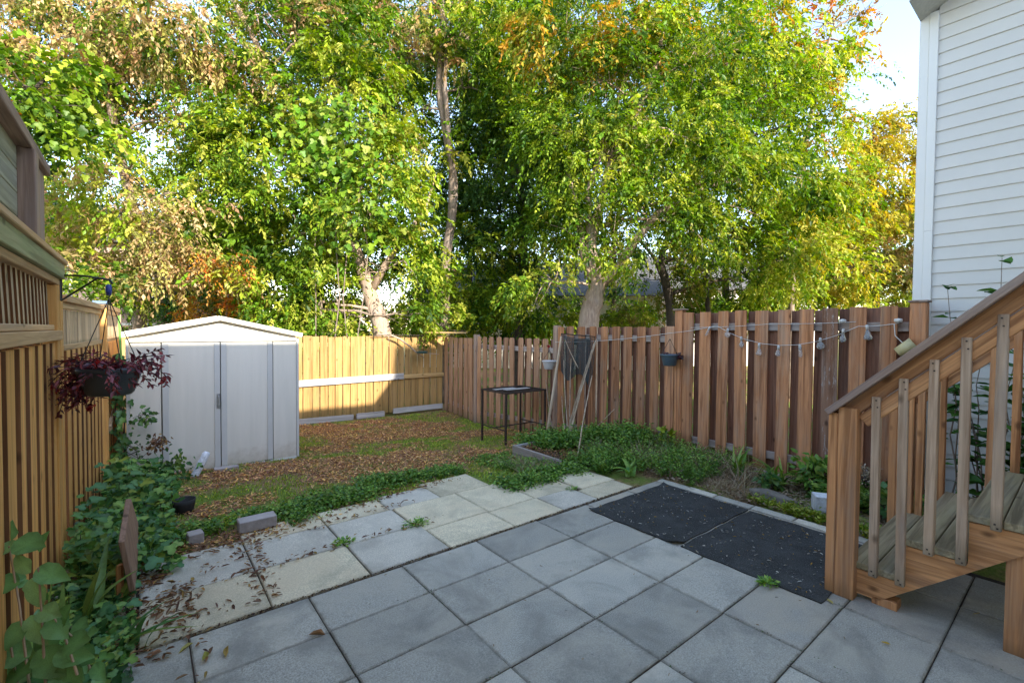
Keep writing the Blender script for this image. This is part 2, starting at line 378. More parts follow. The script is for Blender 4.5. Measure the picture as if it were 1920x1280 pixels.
M['feeder'] = plain('dark_green_tray', (.05, .10, .09), rough=.4)
M['net'] = plain('black_green_netting', (.035, .05, .052), rough=.8)
M['soil'] = plain('dark_soil', (.055, .038, .026), rough=1, noise=.5, scale=25, bmp=.6)
M['tagw'] = plain('white_plastic_tag', (.7, .72, .72), rough=.5)
M['housewall'] = plain('pale_house_siding', (.62, .58, .54), rough=.7, noise=.05, scale=1)
M['housebrick'] = plain('pinkish_brick_wall', (.42, .30, .25), rough=.8, noise=.2, scale=4)
M['window'] = plain('dark_window_glass', (.03, .04, .05), rough=.08, bmp=0, spec=.6)
M['leaf'] = leafmat('tree_leaf', trans=.42, gloss=.018)
M['weed'] = leafmat('weed_leaf', trans=.3)
M['litter'] = leafmat('dry_leaf', trans=.15, gloss=.03)
M['darkleaf'] = leafmat('burgundy_leaf', trans=.2, gloss=.06)

def glass_bulb():
    m, t, bs = nodes('clear_bulb_glass')
    bs.inputs['Base Color'].default_value = (.86, .88, .88, 1); bs.inputs['Roughness'].default_value = .12
    bs.inputs['Transmission Weight'].default_value = .8; bs.inputs['IOR'].default_value = 1.3
    v, _ = objcoord(t); n = N(t, 'TexNoise', Scale=60.0, Detail=3); t.links.new(v, n.inputs['Vector']); bump(t, n.outputs['Fac'], bs, .2, .002)
    return m
M['bulb'] = glass_bulb()
def matt():
    m, t, bs = nodes('black_mat_fabric')
    v, rnd = objcoord(t)
    n1 = N(t, 'TexNoise', Scale=130.0, Detail=3, Roughness=.7); t.links.new(v, n1.inputs['Vector'])
    n2 = N(t, 'TexNoise', Scale=5.0, Detail=6, Roughness=.6); t.links.new(v, n2.inputs['Vector'])
    c = ramp(t, n1.outputs['Fac'], [(.35, (.022, .022, .021)), (.60, (.055, .055, .052)), (.72, (.20, .20, .195))])
    c = mixc(t, ramp(t, n2.outputs['Fac'], [(.42, (0, 0, 0)), (.72, (.5, .5, .5))]), c, (.085, .087, .085))
    mr = N(t, 'MapRange'); mr.inputs[3].default_value = .9; mr.inputs[4].default_value = 1.2; t.links.new(rnd, mr.inputs[0])
    hs = N(t, 'HueSaturation'); t.links.new(mr.outputs[0], hs.inputs['Value']); t.links.new(c, hs.inputs['Color'])
    t.links.new(hs.outputs[0], bs.inputs['Base Color']); bs.inputs['Roughness'].default_value = .95; bs.inputs['Specular IOR Level'].default_value = .1
    bump(t, n1.outputs['Fac'], bs, .4, .003)
    return m
M['mat'] = matt()
def bark(name, c1, c2, c3):
    m, t, bs = nodes(name)
    v, rnd = objcoord(t, (1, 1, .22))
    n1 = N(t, 'TexNoise', Scale=26.0, Detail=7, Roughness=.7, Distortion=.5); t.links.new(v, n1.inputs['Vector'])
    v2, _ = objcoord(t); n2 = N(t, 'TexNoise', Scale=4.0, Detail=5); t.links.new(v2, n2.inputs['Vector'])
    c = ramp(t, n1.outputs['Fac'], [(.3, c1), (.66, c2)])
    c = mixc(t, ramp(t, n2.outputs['Fac'], [(.45, (0, 0, 0)), (.7, (.7, .7, .7))]), c, c3)
    t.links.new(c, bs.inputs['Base Color']); bs.inputs['Roughness'].default_value = .95
    bump(t, n1.outputs['Fac'], bs, .9, .02); return m
M['bark'] = bark('grey_brown_bark', (.10, .07, .05), (.32, .24, .18), (.26, .21, .17))
M['bark_pale'] = bark('pale_bark', (.22, .14, .095), (.52, .38, .28), (.42, .32, .25))
M['bark_dark'] = bark('dark_bark', (.035, .026, .02), (.11, .08, .06), (.08, .065, .05))
def groundmat():
    m, t, bs = nodes('leafy_soil_and_thin_lawn')
    tc_ = N(t, 'TexCoord')
    n1 = N(t, 'TexNoise', Scale=1.1, Detail=7, Roughness=.7); t.links.new(tc_.outputs['Object'], n1.inputs['Vector'])
    n2 = N(t, 'TexNoise', Scale=45.0, Detail=5, Roughness=.7); t.links.new(tc_.outputs['Object'], n2.inputs['Vector'])
    vo = N(t, 'TexVoronoi', Scale=38.0); t.links.new(tc_.outputs['Object'], vo.inputs['Vector'])
    soil = ramp(t, n2.outputs['Fac'], [(.3, (.06, .04, .026)), (.7, (.16, .10, .062))])
    lit = mixc(t, .6, soil, ramp(t, vo.outputs['Color'], [(.2, (.28, .16, .09)), (.8, (.52, .33, .18))]))
    gr = ramp(t, n2.outputs['Fac'], [(.3, (.09, .15, .025)), (.7, (.24, .34, .06))])
    c = mixc(t, ramp(t, n1.outputs['Fac'], [(.46, (0, 0, 0)), (.56, (.85, .85, .85))]), lit, gr)
    t.links.new(c, bs.inputs['Base Color']); bs.inputs['Roughness'].default_value = 1; bs.inputs['Specular IOR Level'].default_value = .05
    bump(t, n2.outputs['Fac'], bs, .8, .03); return m
M['ground'] = groundmat()

# ------------------------------------------------------------------ leaf scattering
LEAF = (np.array([(0, 0, 0), (.23, .42, .07), (0, 1, -.03), (-.23, .42, .07)], float), [(0, 1, 2), (0, 2, 3)])
WIDE = (np.array([(0, 0, 0), (.36, .34, .09), (.2, .75, .05), (0, 1, -.05), (-.2, .75, .05), (-.36, .34, .09)], float), [(0, 1, 2), (0, 2, 3), (0, 3, 4), (0, 4, 5)])
IVY = (np.array([(0, .35, -.03), (0, 0, 0), (.34, -.08, .05), (.52, .25, .08), (.26, .42, .05), (.30, .72, .05), (0, 1, -.04), (-.30, .72, .05), (-.26, .42, .05), (-.52, .25, .08), (-.34, -.08, .05)], float),
       [(0, i, i % 10 + 1) for i in range(1, 11)])
CURL = (np.array([(0, 0, .0), (.2, .3, .16), (.17, .75, .18), (0, 1, .08), (-.2, .7, .16), (-.22, .3, .14)], float), [(0, 1, 2), (0, 2, 3), (0, 3, 4), (0, 4, 5)])
BLADE = (np.array([(-.035, 0, 0), (.035, 0, 0), (.028, .5, .0), (-.028, .5, .0), (0, 1, -.18)], float), [(0, 1, 2, 3), (3, 2, 4)])
def norm(v): return v / np.maximum(np.linalg.norm(v, axis=1, keepdims=True), 1e-9)
def scatter(name, T, P, D, U, S, COL, mat, wid=None):
    """one mesh of leaves: T template, P points, D tip directions, U rough normals, S lengths, COL rgb"""
    tv, tf = T; n = len(P); k = len(tv)
    D = norm(D); X = norm(np.cross(D, U)); Z = np.cross(X, D)
    wv = S if wid is None else S*wid
    V = (P[:, None, :] + X[:, None, :]*(tv[None, :, 0, None]*wv[:, None, None]) + D[:, None, :]*(tv[None, :, 1, None]*S[:, None, None])
         + Z[:, None, :]*(tv[None, :, 2, None]*S[:, None, None])).reshape(-1, 3)
    me = bpy.data.meshes.new(name)
    sizes = np.array([len(f) for f in tf]); idx = np.concatenate([np.array(f) for f in tf])
    loops = (idx[None, :] + (np.arange(n)*k)[:, None]).ravel()
    tot = np.tile(sizes, n); start = np.concatenate([[0], np.cumsum(tot)[:-1]])
    me.vertices.add(n*k); me.vertices.foreach_set('co', V.ravel().astype(np.float32))
    me.loops.add(len(loops)); me.loops.foreach_set('vertex_index', loops.astype(np.int32))
    me.polygons.add(len(tot)); me.polygons.foreach_set('loop_start', start.astype(np.int32)); me.polygons.foreach_set('loop_total', tot.astype(np.int32))
    me.update(calc_edges=True)
    ca = me.color_attributes.new('Col', 'FLOAT_COLOR', 'POINT')
    cc = np.ones((n, k, 4), np.float32); cc[:, :, :3] = COL[:, None, :]
    ca.data.foreach_set('color', cc.ravel())
    me.materials.append(mat); return me
def onemesh(name, T, size, col, mat, seed=0, wid=1.0, rough=0.0):
    """a single leaf mesh for leaves that are objects of their own: tip along local y"""
    r = np.random.default_rng(seed)
    tv = T[0].copy(); tv[:, 2] += r.normal(0, .03+rough, len(tv)); tv[:, 0] *= r.uniform(.85, 1.1)
    me = scatter(name, (tv, T[1]), np.zeros((1, 3)), np.array([[0, 1., 0]]), np.array([[0, 0, 1.]]), np.array([size]), np.array([col]), mat, wid=np.array([wid]))
    cv = np.ones((len(tv), 4), np.float32); cv[:, :3] = np.array(col)*np.array(r.uniform(.78, 1.05, (len(tv), 1)))
    if len(tv) >= 11: cv[0, :3] = np.array(col)*1.35; cv[1, :3] = np.array(col)*1.3
    me.color_attributes['Col'].data.foreach_set('color', cv.ravel()); return me
PAL = {
 'g': [(.065, .135, .010), (.12, .21, .013), (.18, .265, .016), (.04, .09, .010)],
 'yg': [(.22, .31, .020), (.31, .37, .030), (.14, .25, .016), (.40, .41, .06)],
 'd': [(.025, .065, .014), (.04, .09, .017), (.07, .13, .02), (.03, .07, .02)],
 'tan': [(.42, .30, .13), (.50, .38, .19), (.30, .30, .06), (.36, .22, .10), (.38, .36, .10)],
 'y': [(.42, .33, .03), (.48, .38, .045), (.30, .30, .03), (.36, .32, .05)],
 'o': [(.50, .20, .025), (.45, .12, .02), (.48, .28, .04), (.35, .20, .04)],
 'yo': [(.45, .32, .035), (.46, .24, .03), (.25, .26, .03), (.18, .24, .03)],
 'ol': [(.22, .20, .05), (.28, .20, .08), (.12, .15, .03), (.16, .18, .03)],
 'r': [(.42, .03, .03), (.5, .06, .04), (.3, .02, .02)],
 'weed': [(.12, .26, .035), (.19, .36, .05), (.29, .43, .07), (.08, .18, .03)],
 'ivy': [(.05, .14, .04), (.08, .20, .05), (.13, .26, .06), (.20, .30, .06)],
 'dry': [(.42, .32, .20), (.33, .23, .14), (.48, .39, .26)],
 'lit': [(.24, .115, .05), (.32, .17, .08), (.17, .075, .035), (.38, .22, .10), (.20, .10, .055), (.42, .25, .07), (.13, .06, .035)],
 'burg': [(.09, .012, .02), (.14, .02, .025), (.05, .012, .016), (.20, .035, .035)],
}
def pick(pal, n, v=.18):
    p = np.array(PAL[pal]); c = p[rng.integers(0, len(p), n)]
    return np.clip(c * rng.uniform(1-v, 1+v, (n, 1)) * rng.uniform(.93, 1.07, (n, 3)), 0, 1)
def sprays(c, r, ns, nl, ln, pal, pal2=None, mix=0.0, droop=.8, spray=.34, squash=.85, shell=.42, wide=False):
    """ns compound leaves of nl leaflets through a crown blob, gathered in clumps"""
    c = np.array(c); ncl = max(5, int(ns/22))
    u = norm(rng.normal(size=(ncl, 3))); rad = r*rng.uniform(.12, 1, (ncl, 1))**shell
    cc = c + u*rad*np.array([1, 1, squash]); cr = rng.uniform(.16, .36, (ncl, 1))*min(1.4, .6+r*.35)
    ci = rng.integers(0, ncl, ns); colsel = rng.random(ncl) < mix
    bright = rng.uniform(.82, 1.15, ncl)
    p0 = cc[ci] + rng.normal(size=(ns, 3))*cr[ci]*np.array([1, 1, .6])
    out = norm(cc[ci]-c)
    d = norm(out*.75 + rng.normal(size=(ns, 3))*.75 + np.array([0, 0, -.15]))
    ln_s = spray*rng.uniform(.55, 1.2, (ns, 1))
    k = np.linspace(.12, 1, nl)
    P = p0[:, None, :] + d[:, None, :]*(ln_s[:, None, :]*k[None, :, None]); P[:, :, 2] -= (k[None, :]**2)*ln_s*droop*.6
    side = norm(np.cross(d, np.array([0, 0, 1.]) + rng.normal(size=(ns, 3))*.35))
    sg = np.where(np.arange(nl) % 2 == 0, 1., -1.); sg[-1] = 0
    D = d[:, None, :]*.75 + side[:, None, :]*sg[None, :, None]*.95 + np.array([0, 0, -droop*.8]) + rng.normal(size=(ns, nl, 3))*.28
    U = np.array([0, 0, 1.]) + rng.normal(size=(ns, nl, 3))*.55
    S = ln*rng.uniform(.7, 1.2, (ns, nl))*rng.uniform(.75, 1.4, ncl)[ci][:, None]
    col = pick(pal, ns, .22)
    if pal2 is not None:
        c2 = pick(pal2, ns, .22); col = np.where(colsel[ci][:, None], c2, col)
    col = col*bright[ci][:, None]*1.2
    COL = np.repeat(col[:, None, :], nl, 1)*rng.uniform(.85, 1.15, (ns, nl, 1))
    return P.reshape(-1, 3), D.reshape(-1, 3), U.reshape(-1, 3), S.ravel(), COL.reshape(-1, 3)

def limb(mb, p0, p1, r0, r1, sag=.0, seg=7, wob=.12):
    p0 = Vector(p0); p1 = Vector(p1); L = (p1-p0).length; pts = []; rs = []
    off = Vector((random.uniform(-1, 1), random.uniform(-1, 1), random.uniform(-.3, 1)))*wob*L
    for i in range(seg+1):
        t = i/seg; q = p0.lerp(p1, t) + off*math.sin(math.pi*t) + Vector((random.gauss(0, 1), random.gauss(0, 1), random.gauss(0, 1)))*.012*L*(0 < i < seg)
        q.z -= sag*t*t*L; pts.append(q); rs.append(r0+(r1-r0)*t**.8)
    mb.tube(pts, rs, 7); return pts
def tree(name, label, trunk, bmat, blobs, leaf=.115, dens=1.0, T=LEAF, droop=.8, spray=.34, group='trees growing behind the fences', limbs=True, nl=9, cat='tree', extra=None):
    """trunk: list of (point, radius); blobs: (point, radius, palette, palette2, mix)"""
    base = trunk[0][0]
    r = wroot(name, base, label, cat, group)
    mb = MB(); loc = lambda p: tuple(Vector(p)-base)
    # smooth the trunk line
    tp = [Vector(p) for p, _ in trunk]; rr = [q for _, q in trunk]; P = []; R = []
    for i in range(len(tp)-1):
        a = tp[max(i-1, 0)]; b = tp[i]; c = tp[i+1]; d = tp[min(i+2, len(tp)-1)]
        for s in range(5):
            t = s/5; P.append(.5*((2*b)+(c-a)*t+(2*a-5*b+4*c-d)*t*t+(3*b-a-3*c+d)*t**3)); R.append((rr[i]+(rr[i+1]-rr[i])*t)*random.uniform(.94, 1.08))
    P.append(tp[-1]); R.append(rr[-1])
    R[0] *= 1.25
    mb.tube([loc(p) for p in P], R, 12)
    link('trunk', mb.mesh('trunk', smooth=True), bmat, r)
    if extra:
        for ln_ in extra:
            m2 = MB(); m2.tube([loc(p) for p, _ in ln_], [q for _, q in ln_], 9); link('limb', m2.mesh('limb', smooth=True), bmat, r)
    if limbs:
        br = MB()
        for (c, rad, *_) in blobs:
            up = [p for p in P if p.z < c.z+.3 and p.z > base.z+1.5] or [P[-1]]
            s = min(up, key=lambda p: (p-c).length + random.random())
            d0 = (s-c).length
            pts = limb(br, loc(s), loc(c), .02+.011*d0, .014, seg=8)
            for k in range(int(7+rad*6)):
                q0 = Vector(pts[random.randint(3, len(pts)-1)]); u = Vector((random.gauss(0, 1), random.gauss(0, 1), random.gauss(.15, .8))).normalized()
                limb(br, q0, q0+u*rad*random.uniform(.5, 1.0), .011, .003, seg=4, wob=.1, sag=.08)
        link('branches', br.mesh('branches', smooth=True), bmat, r)
    out = []
    for (c, rad, pal, pal2, mix) in blobs:
        la = .23*leaf*leaf
        n = dens*2.75*math.pi*rad*rad*.9/(la*.75)
        ns = int(n/nl)
        out.append(sprays(c, rad, ns, nl, leaf, pal, pal2, mix, droop=droop, spray=spray))
    A = [np.concatenate([o[i] for o in out]) for i in range(5)]
    me = scatter('crown', T, A[0]-np.array(base), A[1], A[2], A[3], A[4], M['leaf'])
    link('crown', me, None, r)
    return r

# ================================================================== SETTING
# ground: one sheet, fine inside the yard
def axis_pts(lo, hi, fine0, fine1, step):
    f = list(np.arange(fine0, fine1+1e-6, step)); o = []; x = fine0; s = step
    while x > lo: s *= 1.5; x -= s; o.append(max(x, lo))
    o = o[::-1]; x = fine1; s = step; e = []
    while x < hi: s *= 1.5; x += s; e.append(min(x, hi))
    return np.array(o+f+e)
ga = axis_pts(-350, 350, -1.5, 6.5, .09); gb = axis_pts(-350, 350, 0, 10.5, .09)
AA, BB = np.meshgrid(ga, gb, indexing='ij')
ZZ = Gnp(AA, BB)
inside = (AA > -.4) & (AA < 5.7) & (BB > 0) & (BB < 9.7)
noisez = rng.normal(0, .006, AA.shape)
pat = ((AA > -.75) & (AA < 4.45) & (BB < 4.0))
ZZ = np.where(pat, ZZ-.022, ZZ + noisez*inside)
bedz = ((AA > 4.45) & (AA < 5.68) & (BB < 3.4)); ZZ = ZZ + np.where(bedz, .01+noisez*2, 0)
v = np.stack([AA, BB, ZZ], -1).reshape(-1, 3); na, nb = AA.shape
ii, jj = np.meshgrid(np.arange(na-1), np.arange(nb-1), indexing='ij'); q = (ii*nb+jj).ravel()
me = bpy.data.meshes.new('ground'); faces = np.stack([q, q+nb, q+nb+1, q+1], 1)
me.vertices.add(len(v)); me.vertices.foreach_set('co', v.ravel()); me.loops.add(faces.size); me.loops.foreach_set('vertex_index', faces.ravel().astype(np.int32))
me.polygons.add(len(faces)); me.polygons.foreach_set('loop_start', (np.arange(len(faces))*4).astype(np.int32)); me.polygons.foreach_set('loop_total', np.full(len(faces), 4, np.int32))
me.update(calc_edges=True); me.polygons.foreach_set('use_smooth', [True]*len(me.polygons))
tag(link('ground', me, M['ground'], None, (0, 0, 0), (0, 0, TH)), kind='structure')

# patio: dark sand bed + pavers that are objects of their own
pb = MB().box(-1.2, 4.42, -1.4, 2.93, -.06, -.008); pb.box(-.62, 4.0, 2.931, 3.95, -.06, -.0085)
patio = link('patio', pb.mesh('patio'), M['soil'], None, (0, 0, 0), (0, 0, TH)); tag(patio, kind='structure')
ORG[patio.name] = (0, 0, 0)
def paver(a0, a1, b0, b1, mat, th=.045, gap=.0033, lift=0.0):
    ca, cb = (a0+a1)/2, (b0+b1)/2
    x, y = (a1-a0)/2-gap, (b1-b0)/2-gap
    mb = MB(); ch = .006
    n = []
    for (sx, sy) in ((-1, -1), (1, -1), (1, 1), (-1, 1)):
        jx, jy = random.uniform(-.002, .002), random.uniform(-.002, .002); n.append((sx*x+jx, sy*y+jy))
    v = [(p[0], p[1], -th) for p in n] + [(p[0], p[1], -ch) for p in n] + [(p[0]*(1-ch/x), p[1]*(1-ch/y), random.uniform(-.0006, .0006)) for p in n]
    f = [(0, 3, 2, 1), (8, 9, 10, 11)]
    for k in range(4):
        f += [(k, (k+1) % 4, 4+(k+1) % 4, 4+k), (4+k, 4+(k+1) % 4, 8+(k+1) % 4, 8+k)]
    me = mb.add(v, f).mesh('paver')
    return part(patio, 'paver', me, M[mat], ca, cb, .004+lift+G(ca, cb)*.6+random.uniform(-.003, .002), (random.gauss(0, .004), random.gauss(0, .004), random.gauss(0, .003)))
bl = [2.93, 2.523, 2.122, 1.722, 1.306, .89, .462, .05, -.36, -.77, -1.2]
for j in range(len(bl)-1):
    al = [-1.05, -.44, .17, .768, 1.377, 1.992, 2.614, 3.228, 3.84, 4.34]
    if j >= 5: al = [-1.05, -.44, .17, .768, 1.377, 1.75, 2.46, 3.222, 3.80, 4.34]
    for i in range(len(al)-1):
        paver(al[i], al[i+1], bl[j+1], bl[j], 'slab' if al[i] > 3.1 or (j >= 4 and al[i] > 2.5) else 'paver')
b = 2.93
while b > .6:      # narrow border stones beside the bed
    l = random.uniform(.28, .42); paver(4.345, 4.455, b-l, b, 'light_grey' if random.random() < .4 else 'paver', lift=.004); b -= l
for a0, a1, b0, b1, m in [(-.62, -.045, 2.945, 3.5, 'light_beige'), (-.04, .571, 2.945, 3.452, 'light_beige'), (.573, 1.168, 2.945, 3.455, 'light_beige'), (1.172, 1.772, 2.945, 3.45, 'light_grey'),
        (1.776, 2.385, 2.945, 3.33, 'light_beige'), (2.39, 2.955, 2.945, 3.33, 'light_beige'), (2.96, 3.42, 2.945, 3.32, 'light_grey'), (3.425, 3.98, 2.945, 3.225, 'light_beige'),
        (-.52, -.05, 3.505, 4.0, 'light_grey'), (-.04, .571, 3.457, 4.02, 'light_grey'), (.573, 1.168, 3.46, 3.925, 'light_grey'), (1.172, 1.735, 3.455, 3.9, 'light_grey'),
        (1.74, 2.40, 3.335, 3.91, 'light_beige'), (2.405, 2.95, 3.335, 3.92, 'light_beige'), (2.955, 3.5, 3.325, 3.74, 'light_beige'), (3.505, 4.02, 3.23, 3.70, 'light_beige'),
        (.573, 1.168, 3.93, 4.22, 'light_beige'), (1.172, 1.72, 3.905, 4.22, 'light_beige'), (1.725, 2.25, 3.915, 4.28, 'light_grey'), (2.255, 2.84, 3.925, 4.40, 'light_beige')]:
    paver(a0, a1, b0, b1, m, lift=.006)

# ---------------- the house (white wing on the right, back wall behind the camera)
HA = 5.9
house = root('house', HA, 1.1, 0, 'white vinyl sided house wall with corner trim at the right edge of the yard', 'house')
wall = MB().prism([(1.09, -.3), (1.09, 4.75), (-5.0, 8.2), (-9, 6.0), (-9, -.3)], 0, HA+.02, HA+7)
wo = part(house, 'wall', MB().prism([(0, -.3), (0, 4.60), (-6.09, 8.05), (-10.1, 5.8), (-10.1, -.3)], 0, .02, 7).mesh('wall'), M['siding'], HA, 1.09, 0)
# siding boards: a slanted face each, lapped
ex = .1215
def side_board(b0, b1, z):
    l = b1-b0
    me = MB().prism([(0, 0), (-.016, .002), (-.016, .012), (-.004, ex+.006), (0, ex+.006)], 1, 0, l)
    return me.mesh('siding_board')
for k in range(38):
    z = .16 + k*ex - .03
    b1 = .985; b0 = -3.4
    if z > 4.3: b1 = .985 - max(0, (z-4.62))/.58*0
    key = ('sb', round(b1-b0, 3))
    if key not in _bx: _bx[key] = side_board(b0, b1, z)
    o = link('siding_board', _bx[key], M['siding'], wo, (.018, b0-1.09, z))
part(house, 'corner_trim', MB().box(-.012, .10, 0, .072, .12, 4.66).mesh('t', bevel=.004), M['siding_trim'], HA, 1.05, 0)
part(house, 'corner_trim', MB().box(-.020, .05, 0, .066, .12, 2.6).box(-.019, .05, 0, .066, 2.6006, 4.66).mesh('t', bevel=.003), M['siding_trim'], HA, .985, 0)
part(house, 'foundation', MB().box(0, .1, -4.4, 0, -.3, .155).mesh('t'), M['slab'], HA+.01, 1.09, 0)
rf = MB()
sl = .58
def rak(b, off=0): return 4.62 + (1.12-b)*sl + off
rf.prism([(1.12, rak(1.12)), (1.12, rak(1.12)+.17), (-5.0, rak(-5.0)+.17), (-5.0, rak(-5.0))], 0, HA-.45, HA+7)
rf.prism([(-5.001, rak(-5)), (-5.001, rak(-5)+.17), (-9.5, rak(-5)-2.4), (-9.5, rak(-5)-2.57)], 0, HA-.45, HA+7)
rme = MB(); rme.v = [(p[0]-HA, p[1]-1.1, p[2]) for p in rf.v]; rme.f = rf.f
part(house, 'roof', rme.mesh('roof'), M['soffit'], HA, 1.1, 0)
back = MB()
back.prism([(-9, -.2), (HA, -.2), (HA, 6.3), (5.9, 6.3), (5.45, 6.3), (4.72, 5.42), (-9, 5.42)], 1, -6.5, -1.5)
bb = MB(); bb.v = [(p[0]-HA, p[1]-1.1, p[2]) for p in back.v]; bb.f = back.f
part(house, 'back_wall', bb.mesh('bw'), M['siding_trim'], HA, 1.1, 0)

# ---------------- right fence: board on board, three heights
FA = 5.71
fence = root('brown_fence', FA, 5.5, -.2, 'long brown stained board on board fence stepping down along the right side', 'fence')
posts = [(1.03, 1.89, -.02), (3.50, 1.885, -.02), (5.89, 1.69, -.3), (8.40, 1.50, -.43)]
for i, (pb_, zt, zb) in enumerate(posts):
    wd = .105 if i else .12
    me = boxm(wd, wd, zt-zb+.02, .004, 'b')
    part(fence, 'fence_post', meshfor(me, M['brown'] if i < 2 else M['purplepost']), None, FA-.01, pb_, zb)
    if i < 2: part(fence, 'post_cap', meshfor(MB().box(-.075, .075, -.075, .075, 0, .022).mesh('cap', bevel=.006), M['purplepost']), None, FA-.01, pb_, zt+.021)
def pr_section(b0, b1, ztop, front, back_, n=None, pitch=.2345, wd=.14, rails=(.19, 1.70), ear=.0, fr=None, peel=()):
    b = b1-.075 if n is None else b1-.075
    k = 0
    while b > b0+.04:
        zb = G(FA, b)+.03; h = ztop-zb + random.uniform(-.006, .006)
        w_ = wd*random.uniform(.94, 1.04)
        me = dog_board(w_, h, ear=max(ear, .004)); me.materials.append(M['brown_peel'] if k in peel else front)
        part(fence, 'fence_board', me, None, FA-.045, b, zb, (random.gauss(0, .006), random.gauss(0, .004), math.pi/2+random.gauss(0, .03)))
        nails(b, [z_+.045+random.uniform(-.01, .01) for z_ in rails])
        if b-pitch/2 > b0+.02:
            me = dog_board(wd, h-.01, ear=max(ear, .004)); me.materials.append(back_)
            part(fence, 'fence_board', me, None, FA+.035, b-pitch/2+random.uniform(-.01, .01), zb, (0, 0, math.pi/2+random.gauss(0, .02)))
        b -= pitch*random.uniform(.985, 1.015); k += 1
    for zr in rails:
        L = b1-b0-.0
        part(fence, 'fence_rail', MB().box(-.018, .018, -L/2, L/2, 0, .09).mesh('rail', bevel=.004), M['brown_x'], FA-.006, (b0+b1)/2, zr, (math.atan2(G(FA, b1)-G(FA, b0), L)*(1 if zr < 1 else 0), 0, 0))
nail = MB()
def nails(b, zs):
    for z_ in zs:
        for d_ in (-.03, .03): nail.box(-.0565, -.0545, b+d_-.0035, b+d_+.0035, z_-.0035, z_+.0035)
pr_section(1.10, 3.44, 1.88, M['brown'], M['brown_back'], rails=(.15, 1.64), peel=(7,))
pr_section(3.56, 5.83, 1.69, M['brown'], M['brown_back'], rails=(.03, 1.47), ear=.012, peel=())
pr_section(5.95, 8.34, 1.475, M['pinkish'], M['brown_back'], rails=(-.16, 1.22), ear=.03, wd=.138)
pr_section(8.46, 9.72, 1.44, M['pinkish'], M['yellow'], rails=(-.18, 1.20), ear=.02, wd=.15, pitch=.215)
nl_ = MB(); nl_.v = [(p[0], p[1]-5.5, p[2]+.2) for p in nail.v]; nl_.f = nail.f
tag(part(fence, 'nail_heads', nl_.mesh('nails'), M['rust'], FA, 5.5, -.2), kind='stuff')
part(fence, 'kick_board', MB().box(-.015, .015, -1.15, 1.15, 0, .10).mesh('kb', bevel=.003), M['brown_x'], FA-.075, 2.3, -.085)

# ---------------- yellow fence across the back
yf = root('yellow_fence', 3.9, 9.85, -.3, 'yellow stained plank fence across the back of the yard, partly sunlit', 'fence')
a = FA-.06-.08; k = 0
while a > -.6:
    wd = random.choice([.14, .14, .15, .17, .19]) if a < 4.7 else .15
    zt = 1.455+.012*math.sin(a*2)+random.uniform(-.006, .006) if a > 3.0 else 1.47+random.uniform(-.008, .008)
    me = dog_board(wd-.004, zt-G(a, 9.8)-.08, ear=.004); me.materials.append(M['yellow'])
    part(yf, 'fence_board', me, None, a-wd/2+.07, 9.80, G(a, 9.8)+.08, (0, random.gauss(0, .003), random.gauss(0, .01)))
    a -= wd+(.018 if a > 4.4 else .010)*random.uniform(.5, 1.4); k += 1
part(yf, 'fence_rail', MB().box(-.54, .54, -.02, .02, 0, .09).mesh('r', bevel=.004), M['yellow_x'], 5.12, 9.765, .50)
part(yf, 'fence_rail', MB().box(-3.0, 3.0, -.02, .02, 0, .09).mesh('r', bevel=.004), M['yellow_x'], 2.7, 9.84, 1.25)
tag(part(yf, 'weathered_plank', MB().box(-1.45, 1.45, -.02, .02, -.06, .075).mesh('p', bevel=.004), M['grey_x'], 3.17, 9.76, .535, (0, -.012, 0)), label='bare silver grey plank nailed across the yellow boards')
for (c, L, z, r) in [(5.0, 1.26, -.27, .0), (3.85, .62, -.30, .01), (2.72, 1.5, -.29, .02), (1.4, 1.0, -.29, 0)]:
    part(yf, 'bottom_board', MB().box(-L/2, L/2, -.02, .02, 0, .115).mesh('p', bevel=.004), M['grey_x'], c, 9.76, z, (0, r, 0))
for a in (.9, 3.4, 5.62):
    part(yf, 'fence_post', boxm(.09, .09, 1.72, .004, 'b'), M['yellow'], a, 9.88, -.3)

# ---------------- left fence: golden boards, lattice and upper screen
LA = -.46
lf = root('golden_fence', LA, 4.3, 0, 'golden brown fence with lattice band and raised plank screen at the left edge', 'fence')
for k, b in enumerate(np.arange(.62, 4.05, .24)):
    part(lf, 'fence_board', edged(dog_board(.145, 1.53+.03, ear=.002), M['golden'], M['golden_shade']), None, LA+.02, b, -.03, (0, 0, math.pi/2+random.gauss(0, .03)))
    part(lf, 'fence_board', meshfor(dog_board(.14, 1.56, ear=.002), M['golden_shade']), None, LA-.035, b+.12, -.03, (0, 0, math.pi/2+random.gauss(0, .02)))
def lbeam(name, mat, b0, b1, z0, z1, a0, a1, zs=0.0, label=None):
    L = b1-b0
    o = part(lf, name, MB().box(a0, a1, -L/2, L/2, z0, z1).mesh(name, bevel=.004), M[mat], LA, (b0+b1)/2, 0, (zs, 0, 0))
    return o
lbeam('rail', 'golden_y', .45, 4.12, 1.545, 1.605, -.03, .055)
lbeam('rail', 'golden_y', .45, 4.0, 1.607, 1.64, -.04, .03)
lbeam('rail', 'golden_y', .45, 4.16, 1.895, 1.935, -.03, .04)
tag(lbeam('rail', 'green_y', .45, 4.22, 1.937, 2.03, -.03, .06), label='mossy green tinged beam')
lbeam('rail', 'golden_y', .45, 4.23, 2.032, 2.062, -.05, .075)
latm = MB().box(-.004, .004, -.02, .02, -.1425, .1425).mesh('lattice_strip')
latm.materials.append(M['lattice']); latm.materials.append(M['golden_shade'])
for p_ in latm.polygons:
    if abs(p_.normal.y) > .5: p_.material_index = 1  # strip sides get the same painted shade
